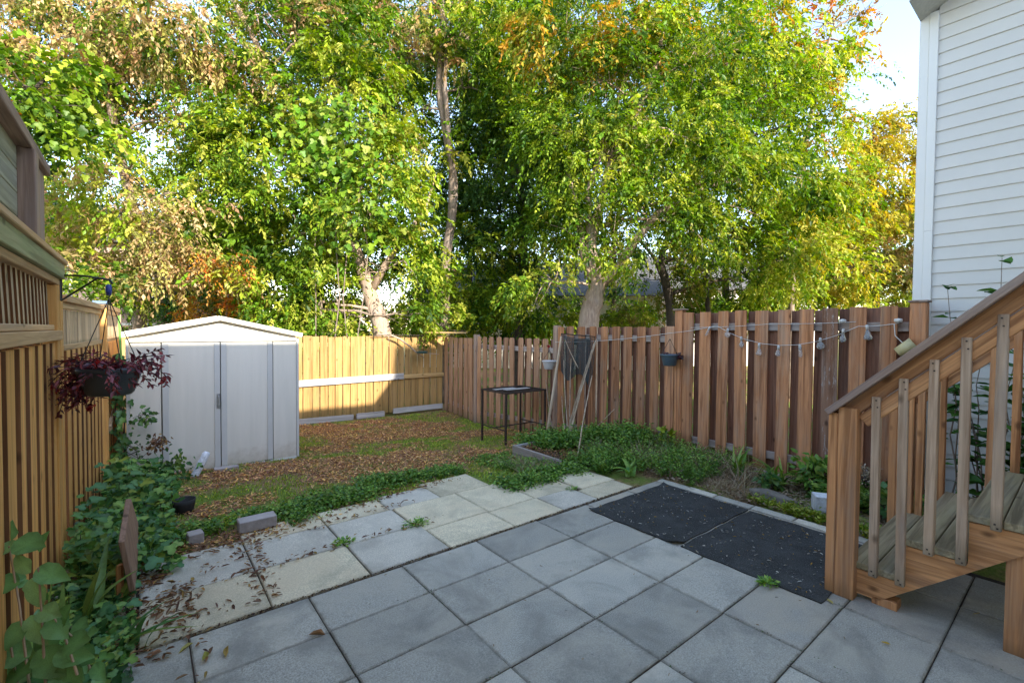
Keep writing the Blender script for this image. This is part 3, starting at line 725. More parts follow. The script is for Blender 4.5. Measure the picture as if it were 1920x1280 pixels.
part(lf, 'back_panel', MB().box(-.006, .006, -1.75, 1.75, 1.642, 1.893).mesh('bp'), M['golden_shade'], LA-.028, 2.25, 0)  # sheet in the gap-shade colour behind the lattice
for k, b in enumerate(np.arange(.5, 4.0, .105)):
    part(lf, 'lattice_strip', latm, None, LA, b, 1.768, (random.gauss(.22, .02), 0, 0))
part(lf, 'fence_post', boxm(.10, .12, 1.92, .005, 'b'), M['golden'], LA-.01, 4.09, -.03)
part(lf, 'fence_post', boxm(.10, .13, 2.13, .006, 'b'), M['golden'], LA-.02, 4.34, -.05)
# raised screen above the beam
for k in range(4):
    L = 3.3
    part(lf, 'screen_board', MB().box(-.012, .012, -L/2, L/2, 0, .113).mesh('sb', bevel=.003), M['screen_y'], LA-.045, 2.15, 2.07+k*.118)
part(lf, 'screen_post', boxm(.07, .085, .475, .004, 'b'), M['purplepost'], LA+.0, 3.45, 2.064)
part(lf, 'screen_post', boxm(.025, .03, .475, .003, 'b'), M['lattice'], LA+.02, 3.515, 2.064)
part(lf, 'screen_post', boxm(.06, .20, .475, .004, 'b'), M['purplepost'], LA-.03, 3.86, 2.064)
lbeam('cap_board', 'cap_y', .4, 3.99, 2.541, 2.60, -.10, .025)
# far sections
def lseg(a0, b0, a1, b1, n, z1, lat=True):
    L = math.hypot(a1-a0, b1-b0); ang = -math.atan2(a1-a0, b1-b0)
    for k in range(n):
        t = (k+.5)/n; a = a0+(a1-a0)*t; b = b0+(b1-b0)*t; z0 = G(a, b)-.02
        part(lf, 'fence_board', edged(dog_board(L/n*.66, 1.46-z0, ear=.002), M['golden'], M['golden_shade']), None, a+.02, b, z0, (0, 0, math.pi/2+ang+random.gauss(0, .02)))
        part(lf, 'fence_board', dog_board(L/n*.66, 1.46-z0, ear=.002), M['golden_shade'], a-.04, b+L/n/2, z0, (0, 0, math.pi/2+ang))
    for (z0, z_, w_) in ((1.46, 1.50, .05), (z1-.095, z1-.05, .04), (z1-.048, z1, .09)):
        part(lf, 'rail', MB().box(-w_/2, w_/2, -L/2, L/2, z0, z_).mesh('r', bevel=.004), M['golden_y'], (a0+a1)/2, (b0+b1)/2, 0, (0, 0, ang))
    m = int(L/.062)
    for k in range(m):
        t = (k+.5)/m
        part(lf, 'lattice_strip', meshfor(boxm(.008, .028, z1-.10-1.50, .002), M['lattice']), None, a0+(a1-a0)*t, b0+(b1-b0)*t, (z1-.10+1.50)/2, (random.gauss(.03, .05), 0, ang))
lseg(-.455, 4.45, -.352, 6.3, 9, 1.85)
lseg(-.35, 6.42, -.285, 8.2, 9, 1.87)
part(lf, 'fence_post', boxm(.09, .09, 1.88, .004, 'b'), M['golden'], -.34, 6.36, -.06)
part(lf, 'post_cap', boxm(.12, .12, .03, .004, 'b'), M['blue'], -.34, 6.30, 1.86)
part(lf, 'fence_post', boxm(.09, .09, 1.95, .004, 'b'), M['purplepost'], -.28, 8.25, -.15)
part(lf, 'brace', MB().box(-.02, .02, -.28, .28, -.045, .045).mesh('br', bevel=.003), M['lattice'], -.30, 6.9, .58, (.25, 0, 0))

# ---------------- shed
SB = 6.79
sh = root('garden_shed', .75, SB, -.12, 'cream metal garden shed with low gable roof and double doors', 'shed')
sz = -.13
part(sh, 'side_wall', MB().box(0, .012, 0, 1.35, sz, 1.53).mesh('w'), M['shed'], -.12, SB+.03, 0)
part(sh, 'side_wall', MB().box(-.012, 0, 0, 1.35, sz, 1.53).mesh('w'), M['shed'], 1.62, SB+.03, 0)
part(sh, 'back_wall', MB().box(-.85, .85, 0, .012, sz, 1.53).mesh('w'), M['shed'], .75, SB+1.38, 0)
part(sh, 'front_panel', MB().box(0, .285, 0, .02, sz, 1.455).mesh('w', bevel=.003), M['shed'], -.13, SB, 0)
part(sh, 'front_panel', MB().box(0, .285, 0, .02, sz, 1.455).mesh('w', bevel=.003), M['shed'], 1.345, SB, 0)
for (x0, x1, hs) in ((.165, .742, 1), (.752, 1.335, -1)):
    d = part(sh, 'door', MB().box(0, x1-x0, 0, .014, sz+.015, 1.452).mesh('door', bevel=.002), M['shed'], x0, SB-.006, 0)
    for xs in (.0, x1-x0-.062):
        link('stile', MB().box(0, .062, -.010, 0, sz+.018, 1.449).mesh('s', bevel=.003), M['shed_strip'], d, (xs, -.001, 0))
hd = part(sh, 'door_handle', MB().box(-.018, .018, -.006, 0, -.09, .09).tube([(0, -.006, -.07), (0, -.035, -.05), (0, -.035, .05), (0, -.006, .07)], .007, 6).mesh('h'), M['steel'], .722, SB-.02, .72)
part(sh, 'door_gap', MB().box(-.003, .003, 0, .01, sz+.02, 1.45).mesh('g'), M['shed_dark'], .747, SB+.006, 0)  # black strip drawn in for the shade inside the gap
for xx in (.158, 1.34): part(sh, 'door_gap', MB().box(-.004, .004, 0, .01, sz+.02, 1.45).mesh('g'), M['shed_dark'], xx, SB+.006, 0)
part(sh, 'door_track', MB().box(-.88, .88, -.02, .012, 1.457, 1.502).mesh('t', bevel=.004), M['shed'], .75, SB-.006, 0)
part(sh, 'gable', MB().prism([(-.88, 1.50), (.88, 1.50), (.88, 1.535), (0, 1.735), (-.88, 1.535)], 1, 0, .02).mesh('g'), M['shed'], .745, SB+.002, 0)
part(sh, 'corner_trim', MB().box(0, .03, -.012, .05, sz, 1.50).mesh('t', bevel=.003), M['shed_strip'], 1.632, SB, 0)
part(sh, 'corner_trim', MB().box(-.03, 0, -.012, .05, sz, 1.50).mesh('t', bevel=.003), M['shed_strip'], -.132, SB, 0)
part(sh, 'floor_track', MB().box(-.88, .88, -.02, .05, sz-.03, sz+.005).mesh('t', bevel=.003), M['shed_strip'], .75, SB, 0)
for s in (-1, 1):
    ang = math.atan2(.20, .90)
    rp = MB().box(0, .97, -.05, 1.46, 0, .02)
    for i in range(5): rp.box(.0, .965, .2+i*.27, .23+i*.27, .021, .035)
    o = part(sh, 'roof_panel', rp.mesh('r'), M['shed'], .745, SB, 1.745, (0, ang if s > 0 else math.pi-ang, 0))
    if s < 0:
        bpy.data.objects.remove(o)
        rp = MB().box(-.97, 0, -.05, 1.46, 0, .02)
        for i in range(5): rp.box(-.965, 0, .2+i*.27, .23+i*.27, .021, .035)
        o = part(sh, 'roof_panel', rp.mesh('r'), M['shed'], .745, SB, 1.745, (0, -ang, 0))
    part(sh, 'roof_trim', MB().box(0 if s > 0 else -.975, .975 if s > 0 else 0, -.075, -.052, -.028, .028).mesh('t', bevel=.004), M['shed'], .745, SB, 1.745, (0, ang*s, 0))

# ---------------- stairs
SA = 3.42; SW = 1.24
st = root('wooden_stairs', SA, .9, 0, 'brown wooden staircase with greyed balusters climbing to the right', 'stairs')
def tz(k): return .225*k
def tb(k): return .915-.262*(k-1)
NT = 5
for sa in (SA+.0, SA+SW-.04):
    poly = [(tb(1)-.02, .03), (.765, .03)]
    poly += [(-.50, .03+.865*1.265), (-.50, tz(NT+1)-.04)]
    for k in range(NT, 0, -1):
        poly += [(tb(k+1)+.0, tz(k+1)-.045) if k < NT else (tb(k+1), tz(k+1)-.045), (tb(k+1), tz(k)-.045)]
    poly += [(tb(1)-.02, tz(1)-.045)]
    part(st, 'stringer', MB().prism([(p[0]-.9, p[1]) for p in poly], 0, 0, .04).mesh('str', bevel=.0), M['stair_y'], sa, .9, 0)
for k in range(1, NT+1):
    part(st, 'tread', MB().box(-.012, SW+.012, -.268, -.137, -.04, 0).mesh('tr', bevel=.004), M['tread'], SA, tb(k)+.012, tz(k))
    part(st, 'tread', MB().box(-.012, SW+.012, -.132, 0, -.04, 0).mesh('tr', bevel=.004), M['tread'], SA, tb(k)+.012, tz(k)+.001)
part(st, 'tread', MB().box(-.012, SW+.012, -1.0, 0, -.04, 0).mesh('tr', bevel=.004), M['tread'], SA, tb(NT+1), tz(NT+1)+.001)
def rz(b, off=0): return 1.13 + (1.03-b)*.955 + off
for (sa, nb_, sgn) in ((SA-.075, .955, -1), (SA+SW-.01, .935, 1)):
    part(st, 'newel_post', boxm(.092, .098, 1.17, .004, 'b'), M['stair'], sa+.05, nb_-.03, -.0)
    part(st, 'newel_post', boxm(.092, .05, 1.13, .004, 'b'), M['stair'], sa+.05, nb_+.045, -.0)
    ang = math.atan(.955); L = 1.62
    def rail(name, mat, off, x0, x1, th, b0):
        o = part(st, name, MB().box(x0, x1, 0, L, -th/2, th/2).mesh('rl', bevel=.004), M[mat], sa+.05, b0, rz(b0, off), (math.pi-ang, 0, 0))
        # runs toward -b and up
        o.rotation_euler = (math.pi-ang, 0, 0) if False else (math.pi+ang*-1, 0, 0)
        return o
    rail('handrail', 'cap_y', .0, -.075, .075, .038, 1.03)
    rail('rail_board', 'stair_y', -.075, .0, .038, .088, .93)
    rail('rail_board', 'stair_y', -.20, -.002, .036, .075, .86)
for i, b in enumerate([.79, .665, .545, .415, .29, .165, .04, -.085, -.21]):
    for (sa, mat) in ((SA-.042, 'baluster'), (SA+SW+.002, 'stair')):
        bb_ = b+ (0 if mat == 'baluster' else .03)
        k = min(NT, max(1, int((.915-bb_)/.262)+1)); z0 = tz(k)-.05; z1 = rz(bb_, -.075)
        if mat == 'baluster': z1 = rz(bb_, -.11)
        part(st, 'baluster', boxm(.04, .042, z1-z0, .003, 'b'), M[mat], sa+.02, bb_, z0, (random.gauss(0, .004), random.gauss(0, .004), random.gauss(0, .05)))
part(st, 'support_post', boxm(.09, .14, .66, .004, 'b'), M['stair'], SA+.06, .185, 0, (0, 0, 0))
part(st, 'support_post', boxm(.09, .14, .66, .004, 'b'), M['stair'], SA+SW-.1, .185, 0, (0, 0, 0))
scr = MB()
for b in [.79, .665, .545, .415, .29, .165, .04]:
    k = min(NT, max(1, int((.915-b)/.262)+1))
    for z_, db in ((tz(k)-.015, .004), (tz(k)-.035, -.006), (rz(b, -.13), .003), (rz(b, -.17), -.004)): scr.box(-.0015, .0, b+db-.9-.004, b+db-.9+.004, z_-.004, z_+.004)
tag(part(st, 'screw_heads', scr.mesh('sc'), M['rust'], SA-.0435, .9, 0), kind='stuff')
part(st, 'foot_block', boxm(.10, .12, .05, .004, 'b'), M['stair'], SA+.05, .74, 0)

# ================================================================== OBJECTS
# mats
def floormat(a0, a1, b0, b1, label, curl, slots):
    nx, ny = 60, 48; V = []
    for i in range(nx+1):
        for j in range(ny+1):
            a = a0+(a1-a0)*i/nx; b = b0+(b1-b0)*j/ny; z = .0125+.0018*math.sin(a*9+b*5)+.0012*math.sin(b*17)
            for (ca, cb, r, h) in curl:
                d = math.hypot(a-ca, b-cb)
                if d < r: z += h*(1-d/r)**1.6
            ja = .004*math.sin(b*23+a)*(i in (0, nx)); jb = .004*math.sin(a*19)*(j in (0, ny))
            V.append((a-a0+ja, b-b0+jb, z))
    F = [(i*(ny+1)+j, (i+1)*(ny+1)+j, (i+1)*(ny+1)+j+1, i*(ny+1)+j+1) for i in range(nx) for j in range(ny)]
    n = len(V); V2 = V + [(x, y, z-.006) for x, y, z in V]
    ring = [i*(ny+1) for i in range(nx+1)] + [nx*(ny+1)+j for j in range(1, ny+1)] + [i*(ny+1)+ny for i in range(nx-1, -1, -1)] + [j for j in range(ny-1, 0, -1)]
    F2 = F + [(ring[k], ring[(k+1) % len(ring)], ring[(k+1) % len(ring)]+n, ring[k]+n) for k in range(len(ring))]
    me = mesh_from('mat', V2, F2, True)
    return top('floor_mat', me, M['mat'], a0, b0, 0, label, 'mat')
floormat(3.14, 4.30, 1.925, 2.81, 'black rubber floor mat farther from the stairs, with a curled corner', [(3.14, 1.925, .12, .035), (3.14, 2.81, .08, .02), (4.3, 2.81, .1, .02)], 0)
floormat(3.15, 4.28, .98, 1.905, 'black rubber floor mat touching the foot of the stairs', [], 0)

# raised bed
rb = root('raised_bed', 4.0, 4.4, -.1, 'low square raised bed framed with bare boards near the fence', 'garden bed')
part(rb, 'frame_board', MB().box(-.02, .02, -.55, .55, -.17, 0).mesh('f', bevel=.003), M['grey_y'], 4.0, 4.43, .035)
part(rb, 'frame_board', MB().box(0, 1.1, -.02, .02, -.15, 0).mesh('f', bevel=.003), M['grey_x'], 4.022, 3.90, .033)
part(rb, 'frame_board', MB().box(0, 1.1, -.02, .02, -.17, 0).mesh('f', bevel=.003), M['grey_x'], 4.022, 4.96, .033)
part(rb, 'frame_board', MB().box(-.02, .02, -.5, .5, -.17, 0).mesh('f', bevel=.003), M['grey_y'], 5.14, 4.43, .033)
part(rb, 'soil', MB().box(0, 1.09, -.5, .5, -.2, -.035).mesh('f'), M['soil'], 4.025, 4.43, .033)

# blocks and stones
def block(name, label, cat, sx, sy, sz_, mat, a, b, z, rot, group=None):
    return top(name, MB().box(-sx/2, sx/2, -sy/2, sy/2, 0, sz_).mesh(name, bevel=.006), M[mat], a, b, z, label, cat, group, rot)
block('concrete_block', 'longer pinkish grey concrete block lying at the lawn edge of the pavers', 'block', .27, .125, .09, 'pinkblock', .705, 4.19, .012, .0)
block('concrete_block', 'small pinkish grey block at the left end of the paver edge', 'block', .10, .10, .085, 'pinkblock', .29, 4.20, .0, .1)
block('concrete_block', 'flat grey block on the ground below the shed doors', 'block', .26, .11, .05, 'pinkblock', .78, 6.60, -.125, -.1)
block('stone_block', 'white flecked stone block in the bed beside the stairs', 'stone', .30, .14, .14, 'marble', 4.80, 1.42, .03, -1.0)
def rock(sx, sy, sz_, seed):
    bm = bmesh.new(); bmesh.ops.create_icosphere(bm, subdivisions=3, radius=1); r = np.random.default_rng(seed)
    ph = r.uniform(0, 6, 6)
    for v_ in bm.verts:
        n = 1+.1*math.sin(v_.co.x*3+ph[0])+.1*math.sin(v_.co.y*4+ph[1])+.08*math.sin(v_.co.z*5+ph[2]+v_.co.x*4)
        v_.co = Vector((v_.co.x*sx*n, v_.co.y*sy*n, v_.co.z*sz_*n))
    me = bpy.data.meshes.new('rock'); bm.to_mesh(me); bm.free(); me.polygons.foreach_set('use_smooth', [True]*len(me.polygons)); return me
top('garden_rock', rock(.10, .20, .06, 1), M['stone'], 4.72, 1.90, .045, 'flat brown grey rock behind the far mat in the weedy bed', 'rock', None, 0)
top('garden_rock', rock(.09, .11, .05, 2), M['stone'], 4.62, 1.02, .02, 'small pale rock at the foot of the stairs by the bed', 'rock', None, .6)
# white flaking tube leaning by the shed
wt = root('white_tube', .44, 6.45, -.10, 'short white flaking tube leaning over in front of the shed doors', 'tube')
link('tube_body', MB().lathe([(.001, 0), (.038, 0), (.04, .02), (.042, .15), (.040, .27), (.030, .30), (.001, .305)], 12).mesh('tb', smooth=True), M['foil'], wt, (0, 0, 0), (.0, .45, 0))
# black bowl in the weeds
top('black_pot', MB().lathe([(.001, 0), (.07, 0), (.085, .09), (.09, .12), (.08, .12), (.07, .03), (.001, .02)], 18).mesh('bp', smooth=True), M['shed_dark'], .27, 5.05, -.03, 'small black pot lying in the weeds left of the lawn', 'pot')
# standing wooden board
P5 = [at(236, 1020, 2.60), at(257, 1112, 2.66), at(262, 1070, 2.98), at(262, 985, 3.04), at(248, 939, 2.94)]
wb = wroot('garden_board', W(-.06, 3.45, 0), 'brown plywood board on a stake standing in the left weeds', 'board')
o_ = wb.location; nrm = Vector((-.8, -.55, .05)).normalized()*.028
vv = [p-o_ for p in P5] + [p-o_+nrm for p in P5]
link('panel', MB().add(vv, [(0, 1, 2, 3, 4), (9, 8, 7, 6, 5)] + [(i, (i+1) % 5, 5+(i+1) % 5, 5+i) for i in range(5)]).mesh('panel', bevel=.003), M['plywood'], wb)
link('stake', MB().tube([at(246, 1060, 2.72)-o_+nrm*1.6, at(247, 1160, 2.72)-o_+nrm*1.6], .018, 6).mesh('stake'), M['stair'], wb)

# metal table
tb_ = root('metal_table', 5.05, 6.25, -.3, 'square rusty metal table with mesh top on tall thin legs', 'table')
TA0, TA1, TB0, TB1, TZ = 4.60, 5.46, 5.93, 6.60, .58
for (x, y) in ((TA0, TB0), (TA0, TB1), (TA1, TB0), (TA1, TB1)):
    part(tb_, 'leg', boxm(.032, .032, TZ-G(x, y), .003, 'b'), M['rust'], x, y, G(x, y))
fr = MB()
for (x0, x1, y0, y1) in ((TA0-.02, TA1+.02, TB0-.02, TB0+.012), (TA0-.02, TA1+.02, TB1-.012, TB1+.02), (TA0-.02, TA0+.012, TB0+.013, TB1-.013), (TA1-.012, TA1+.02, TB0+.013, TB1-.013)):
    fr.box(x0-5.05, x1-5.05, y0-6.25, y1-6.25, 0, .025)
part(tb_, 'top_frame', fr.mesh('tf'), M['rust'], 5.05, 6.25, TZ)
ms = MB()
for k in range(30): x = TA0+.02+(TA1-TA0-.04)*k/29-5.05; ms.box(x-.003, x+.003, TB0-6.25, TB1-6.25, .008, .013)
for k in range(24): y = TB0+.02+(TB1-TB0-.04)*k/23-6.25; ms.box(TA0-5.05, TA1-5.05, y-.003, y+.003, .0132, .018)
part(tb_, 'mesh_top', ms.mesh('mt'), M['rust'], 5.05, 6.25, TZ)
part(tb_, 'slat', MB().box(-.22, .30, -.05, .06, .019, .024).box(-.35, .1, .10, .2, .019, .023).mesh('sl'), M['grey_x'], 5.05, 6.25, TZ)
z = -.02
for p0, p1 in (((TA0, TB0), (TA0, TB1)), ((TA1, TB0), (TA1, TB1)), ((TA0, 6.26), (TA1, 6.26))):
    part(tb_, 'brace', MB().tube([(p0[0]-5.05, p0[1]-6.25, 0), (p1[0]-5.05, p1[1]-6.25, 0)], .011, 6).mesh('br'), M['rust'], 5.05, 6.25, z)

# netting hung on two poles against the fence, bamboo canes leaning beside it
nr = root('netting_frame', 5.5, 5.25, -.15, 'dark green garden netting draped between two leaning wooden poles', 'netting')
def Lp(r, a, b, z): oa, ob, oz = ORG[r.name]; return (a-oa, b-ob, z-oz)
part(nr, 'pole', MB().box(-.016, .016, -.016, .016, 0, 1.82).mesh('p', bevel=.003), M['bamboo'], 5.0, 5.42, -.22, (-.09, .28, 0))
nm = MB(); NX, NZ = 26, 30
def npt(i, j):
    u, v_ = i/NX, j/NZ; sag = .05*math.sin(math.pi*u)*(1-v_)
    b = 5.60-.74*u+.03*v_*(u-.5)*3; z_ = 1.56-.04*u - sag - v_*(.62+.1*math.sin(u*7)+.12*u)
    return (5.52-.02*math.sin(u*9+v_*4)-.05*v_, b, z_)
for i in range(0, NX+1):
    nm.tube([Lp(nr, *npt(i, j)) for j in range(0, NZ+1, 3)], .0055, 3, cap=False)
for j in range(0, NZ+1):
    nm.tube([Lp(nr, *npt(i, j)) for i in range(0, NX+1, 3)], .0055, 3, cap=False)
tag(part(nr, 'netting', nm.mesh('net'), M['net'], 5.5, 5.25, -.15), kind='stuff')
part(nr, 'top_bar', MB().tube([Lp(nr, 5.52, 5.61, 1.57), Lp(nr, 5.5, 4.84, 1.53)], .009, 6).mesh('tbar'), M['wire'], 5.5, 5.25, -.15)
canes = [((5.5, 4.80, 1.50), (4.95, 4.90, -.05), .013, 'thick bamboo cane crossing under the right end of the netting'),
         ((5.5, 4.83, 1.46), (4.75, 4.70, -.08), .012, 'long bamboo cane rising to the top right corner of the netting'),
         ((5.5, 4.86, 1.42), (5.05, 5.02, -.05), .011, 'slim bamboo cane just left of the two crossing canes'),
         ((5.5, 4.89, .92), (4.25, 4.03, -.09), .010, 'pale cane with its foot at the front of the raised bed'),
         ((5.5, 5.52, 1.15), (5.1, 5.0, -.05), .009, 'thin cane leaning right behind the left half of the netting'),
         ((5.5, 5.35, 1.16), (5.1, 4.97, -.05), .009, 'upright thin cane under the middle of the netting'),
         ((5.5, 5.56, .52), (5.2, 5.15, -.12), .008, 'short pale cane under the left end of the netting'),
         ((5.5, 5.96, .76), (5.2, 5.42, -.15), .007, 'thin yellowish cane below the pale hanging pot'),
         ((5.5, 5.50, 1.49), (5.44, 5.13, 1.02), .008, 'short cane lying diagonally across the netting'),
         ((5.5, 4.44, .457), (5.1, 4.78, -.12), .007, 'short thin cane leaning in the weeds left of its twin'),
         ((5.5, 4.37, .29), (5.1, 4.70, -.12), .007, 'shortest thin cane lying low in the weeds')]
for p0, p1, r_, lb in canes:
    p0 = Vector(p0); p1 = Vector(p1); m_ = (p0+p1)/2+Vector((0, random.uniform(-.02, .02), 0)); d = p0-p1
    pts = []; rs = []
    for i in range(13):
        t = i/12; q_ = p1.lerp(p0, t)+Vector((0, .02*math.sin(3*t), 0))*(random.uniform(.6, 1)); pts.append(q_-p1); rs.append(r_*(1-.3*t)*(1.15 if i % 3 == 0 else 1))
    top('cane', MB().tube(pts, rs, 7).mesh('cane', smooth=True), M['bamboo'], p1.x, p1.y, p1.z, lb, 'bamboo cane', 'canes leaning by the netting')

# hanging pots on the fence
def hpot(name, label, mat, a, b, z, r_, h, wires, cat='hanging pot', topz=None, n=3):
    r = root(name, a, b, z, label, cat)
    pr = [(.001, 0), (r_*.62, 0), (r_*.70, .01), (r_*.93, h*.80), (r_*.94, h*.82), (r_*1.03, h*.83), (r_*1.05, h), (r_*.97, h), (r_*.9, h*.8), (.001, h*.78)]
    link('pot', MB().lathe(pr, 28).mesh('pot', smooth=True), M[mat], r)
    wm = MB()
    for k in range(n):
        t = 2*math.pi*k/n+.5; wm.tube([(r_*math.cos(t), r_*math.sin(t), h*.95), (0, 0, wires)], .0032, 5)
    wm.tube([(0, 0, wires-.01), (0, 0, (topz or wires)+.0)], .0032, 5)
    link('hanger', wm.mesh('hanger'), M['wire'], r)
    return r
hp = hpot('hanging_pot', 'small blue grey hanging pot on the fence below the post cap', 'potblue', 5.50, 3.53, 1.165, .118, .155, .36)
me = scatter('plant', CURL, rng.normal(0, .012, (70, 3))+np.array([(.1, -.02, .13)])*1+rng.choice([-1, 1], (70, 1))*np.array([[.0, .11, 0]])+np.array([[-.08, 0, 0]]), rng.normal(size=(70, 3))+[0, 0, -.5], rng.normal(size=(70, 3)), rng.uniform(.03, .07, 70), pick('burg', 70)*.5, M['darkleaf'])
link('withered_plant', me, None, hp)
hp2 = hpot('hanging_pot', 'small pale hanging pot with a red flower beside the netting', 'potwhite', 5.48, 5.85, .955, .125, .15, .33)
me = scatter('flower', WIDE, rng.normal(0, .012, (14, 3))+[0, 0, .40], rng.normal(size=(14, 3)), rng.normal(size=(14, 3)), rng.uniform(.03, .05, 14), pick('r', 14), M['weed']); link('flower', me, None, hp2)

# string lights
sl_ = root('string_lights', 5.62, 2.3, 1.6, 'white cord of clear glass bulbs hung along the tall fence section', 'string lights')
def cordpts(ks, n=8):
    out = []
    for (p, q_, sg_) in ks:
        for i in range(n):
            t = i/n; out.append((5.615, p[0]+(q_[0]-p[0])*t, p[1]+(q_[1]-p[1])*t - sg_*4*t*(1-t)))
    out.append((5.615, ks[-1][1][0], ks[-1][1][1])); return out
cp = cordpts([((5.85, 1.42), (3.60, 1.60), .035), ((3.60, 1.60), (2.95, 1.70), .01), ((2.95, 1.70), (1.48, 1.69), .22), ((1.48, 1.69), (1.16, 1.72), .01)])
cm = MB().tube([Lp(sl_, *p) for p in cp], .003, 5)
cp = cordpts([((3.30, 1.675), (2.3, 1.72), .01), ((2.3, 1.72), (1.50, 1.735), .008)])
cm.tube([Lp(sl_, *p) for p in cp], .0025, 5)
for b in (1.17, 1.62): cm.lathe([(.001, -.02), (.03, -.015), (.035, 0), (.03, .015), (.001, .02)], 8, Lp(sl_, 5.63, b, 1.745))
part(sl_, 'cord', cm.mesh('cord', smooth=True), M['cord'], 5.62, 2.3, 1.6)
SH = {'pear': [(.012, 0), (.014, -.02), (.022, -.045), (.034, -.075), (.036, -.095), (.027, -.118), (.001, -.128)],
      'globe': [(.012, 0), (.015, -.012), (.033, -.03), (.043, -.055), (.038, -.08), (.02, -.097), (.001, -.101)],
      'cone': [(.010, 0), (.014, -.02), (.026, -.06), (.040, -.10), (.040, -.115), (.02, -.126), (.001, -.127)],
      'tube': [(.014, 0), (.020, -.012), (.0205, -.10), (.015, -.118), (.001, -.122)]}
for (b, z, kind, s) in [(3.04, 1.685, 'tube', 1), (2.80, 1.665, 'globe', 1), (2.634, 1.565, 'pear', .95), (2.427, 1.49, 'cone', 1.05), (2.217, 1.475, 'pear', .9), (1.997, 1.485, 'tube', 1.05), (1.806, 1.565, 'globe', 1.1), (1.603, 1.66, 'pear', 1.0), (1.403, 1.70, 'cone', 1.15)]:
    rot = (random.gauss(0, .05), random.gauss(0, .05), 0) if b < 3 else (.45, 0, 0)
    s *= .8
    bu = part(sl_, 'bulb', MB().lathe([(r_*s, zz*s) for r_, zz in SH[kind]], 18).mesh('bulb', smooth=True), M['bulb'], 5.60, b, z-.03, rot)
    link('socket', MB().lathe([(.001, .035), (.011, .034), (.014, .02), (.014, -.012), (.001, -.012)], 12).mesh('sock', smooth=True), M['socket'], bu)
ln = root('hanging_lantern', 5.58, 1.14, 1.5, 'tilted yellowed plastic cup lantern hanging near the end of the fence', 'lantern')
link('cup', MB().lathe([(.001, .0), (.045, 0), (.062, .15), (.055, .15), (.04, .01), (.001, .01)], 18).mesh('cup', smooth=True), M['lantern'], ln, (0, .02, -.06), (.9, .2, 0))
link('hook', MB().tube([(0, .05, .21), (0, .04, .1), (0, -.02, .03)], .004, 5).mesh('hook'), M['cord'], ln)

# hanging basket on the left with its bracket
bk = root('plant_bracket', LA+.05, 4.25, 1.9, 'black iron triangle bracket on the tall left fence post', 'bracket')
part(bk, 'arm', MB().tube([Lp(bk, -.42, 4.22, 1.965), Lp(bk, -.30, 4.05, 1.955), Lp(bk, -.165, 3.86, 1.925), Lp(bk, -.15, 3.845, 1.90)], .007, 6).tube([Lp(bk, -.42, 4.22, 1.97), Lp(bk, -.42, 4.22, 1.80)], .007, 6).tube([Lp(bk, -.42, 4.22, 1.80), Lp(bk, -.22, 3.93, 1.94)], .006, 6).mesh('arm'), M['wire'], LA+.05, 4.25, 1.9)
bs_ = root('hanging_basket', -.167, 3.838, 1.205, 'dark grey hanging pot with trailing burgundy plant and red flowers', 'hanging pot')
link('pot', MB().lathe([(.001, 0), (.105, 0), (.118, .012), (.158, .135), (.160, .14), (.166, .142), (.168, .172), (.158, .172), (.15, .14), (.001, .135)], 32).mesh('pot', smooth=True), M['potdark'], bs_)
wm = MB()
for k in range(4):
    t = math.pi/2*k+.4; wm.tube([(.16*math.cos(t), .16*math.sin(t), .16), (.0, .0, .60)], .0028, 5)
wm.tube([(0, 0, .60), (0.01, 0, .70)], .003, 5)
link('hanger', wm.mesh('hang'), M['wire'], bs_)
link('hook_cap', MB().lathe([(.001, 0), (.012, .0), (.016, .03), (.014, .065), (.001, .07)], 10).mesh('hc', smooth=True), M['bluedeep'], bs_, (0, 0, .62))
link('care_tag', MB().box(-.001, .001, -.014, .014, -.05, .0).mesh('ct'), M['tagw'], bs_, (.150, -.07, .15), (0, .1, .2))
# trailing stems
stm = MB(); LP = []; LD = []; LU = []; LS = []; FP = []
CR = Vector((AX[0], BX[0]))   # camera right in yard axes = (AX.x, BX.x)
cr_ = Vector((AX[0], BX[0], 0))
for k in range(46):
    if k < 30: dirn = (-cr_*random.uniform(.4, 1.25) + Vector((random.gauss(0, .25), random.gauss(0, .25), 0)))
    elif k < 38: dirn = Vector((random.gauss(0, .5), random.gauss(0, .5), 0))
    else: dirn = (cr_*random.uniform(.6, 1.2) + Vector((random.gauss(0, .25), random.gauss(0, .25), 0)))
    L = random.uniform(.17, .32)*(1.0 if k < 30 else .95); up = random.uniform(.25, 1.0) if k < 38 else random.uniform(.35, .9)
    p = Vector((random.uniform(-.09, .09), random.uniform(-.09, .09), .15)); v_ = dirn.normalized()*.8+Vector((0, 0, up)); pts = [p.copy()]
    drop = random.uniform(.6, 2.3) if k < 30 else random.uniform(.3, 1.0)
    for i in range(10):
        v_.z -= drop*.16; p = p + v_.normalized()*L/7.5; pts.append(p.copy())
        for s_ in range(4):
            LP.append(p + Vector((random.gauss(0, .008), random.gauss(0, .008), random.gauss(0, .008)))); LD.append(v_.normalized()*.6+Vector((random.gauss(0, .7), random.gauss(0, .7), random.gauss(-.35, .5)))); LU.append((random.gauss(0, .5), random.gauss(0, .5), 1)); LS.append(random.uniform(.028, .062))
    stm.tube(pts, .0022, 4, cap=False)
    if k % 5 == 0: FP.append(pts[-1 if k < 38 else -1])
link('stems', stm.mesh('stems'), M['darkleaf'] if False else M['rust'], bs_)
n = len(LP)
link('foliage', scatter('foliage', LEAF, np.array(LP), np.array(LD), np.array(LU), np.array(LS), pick('burg', n, .3)*1.6, M['darkleaf'], wid=np.full(n, .8)), None, bs_)
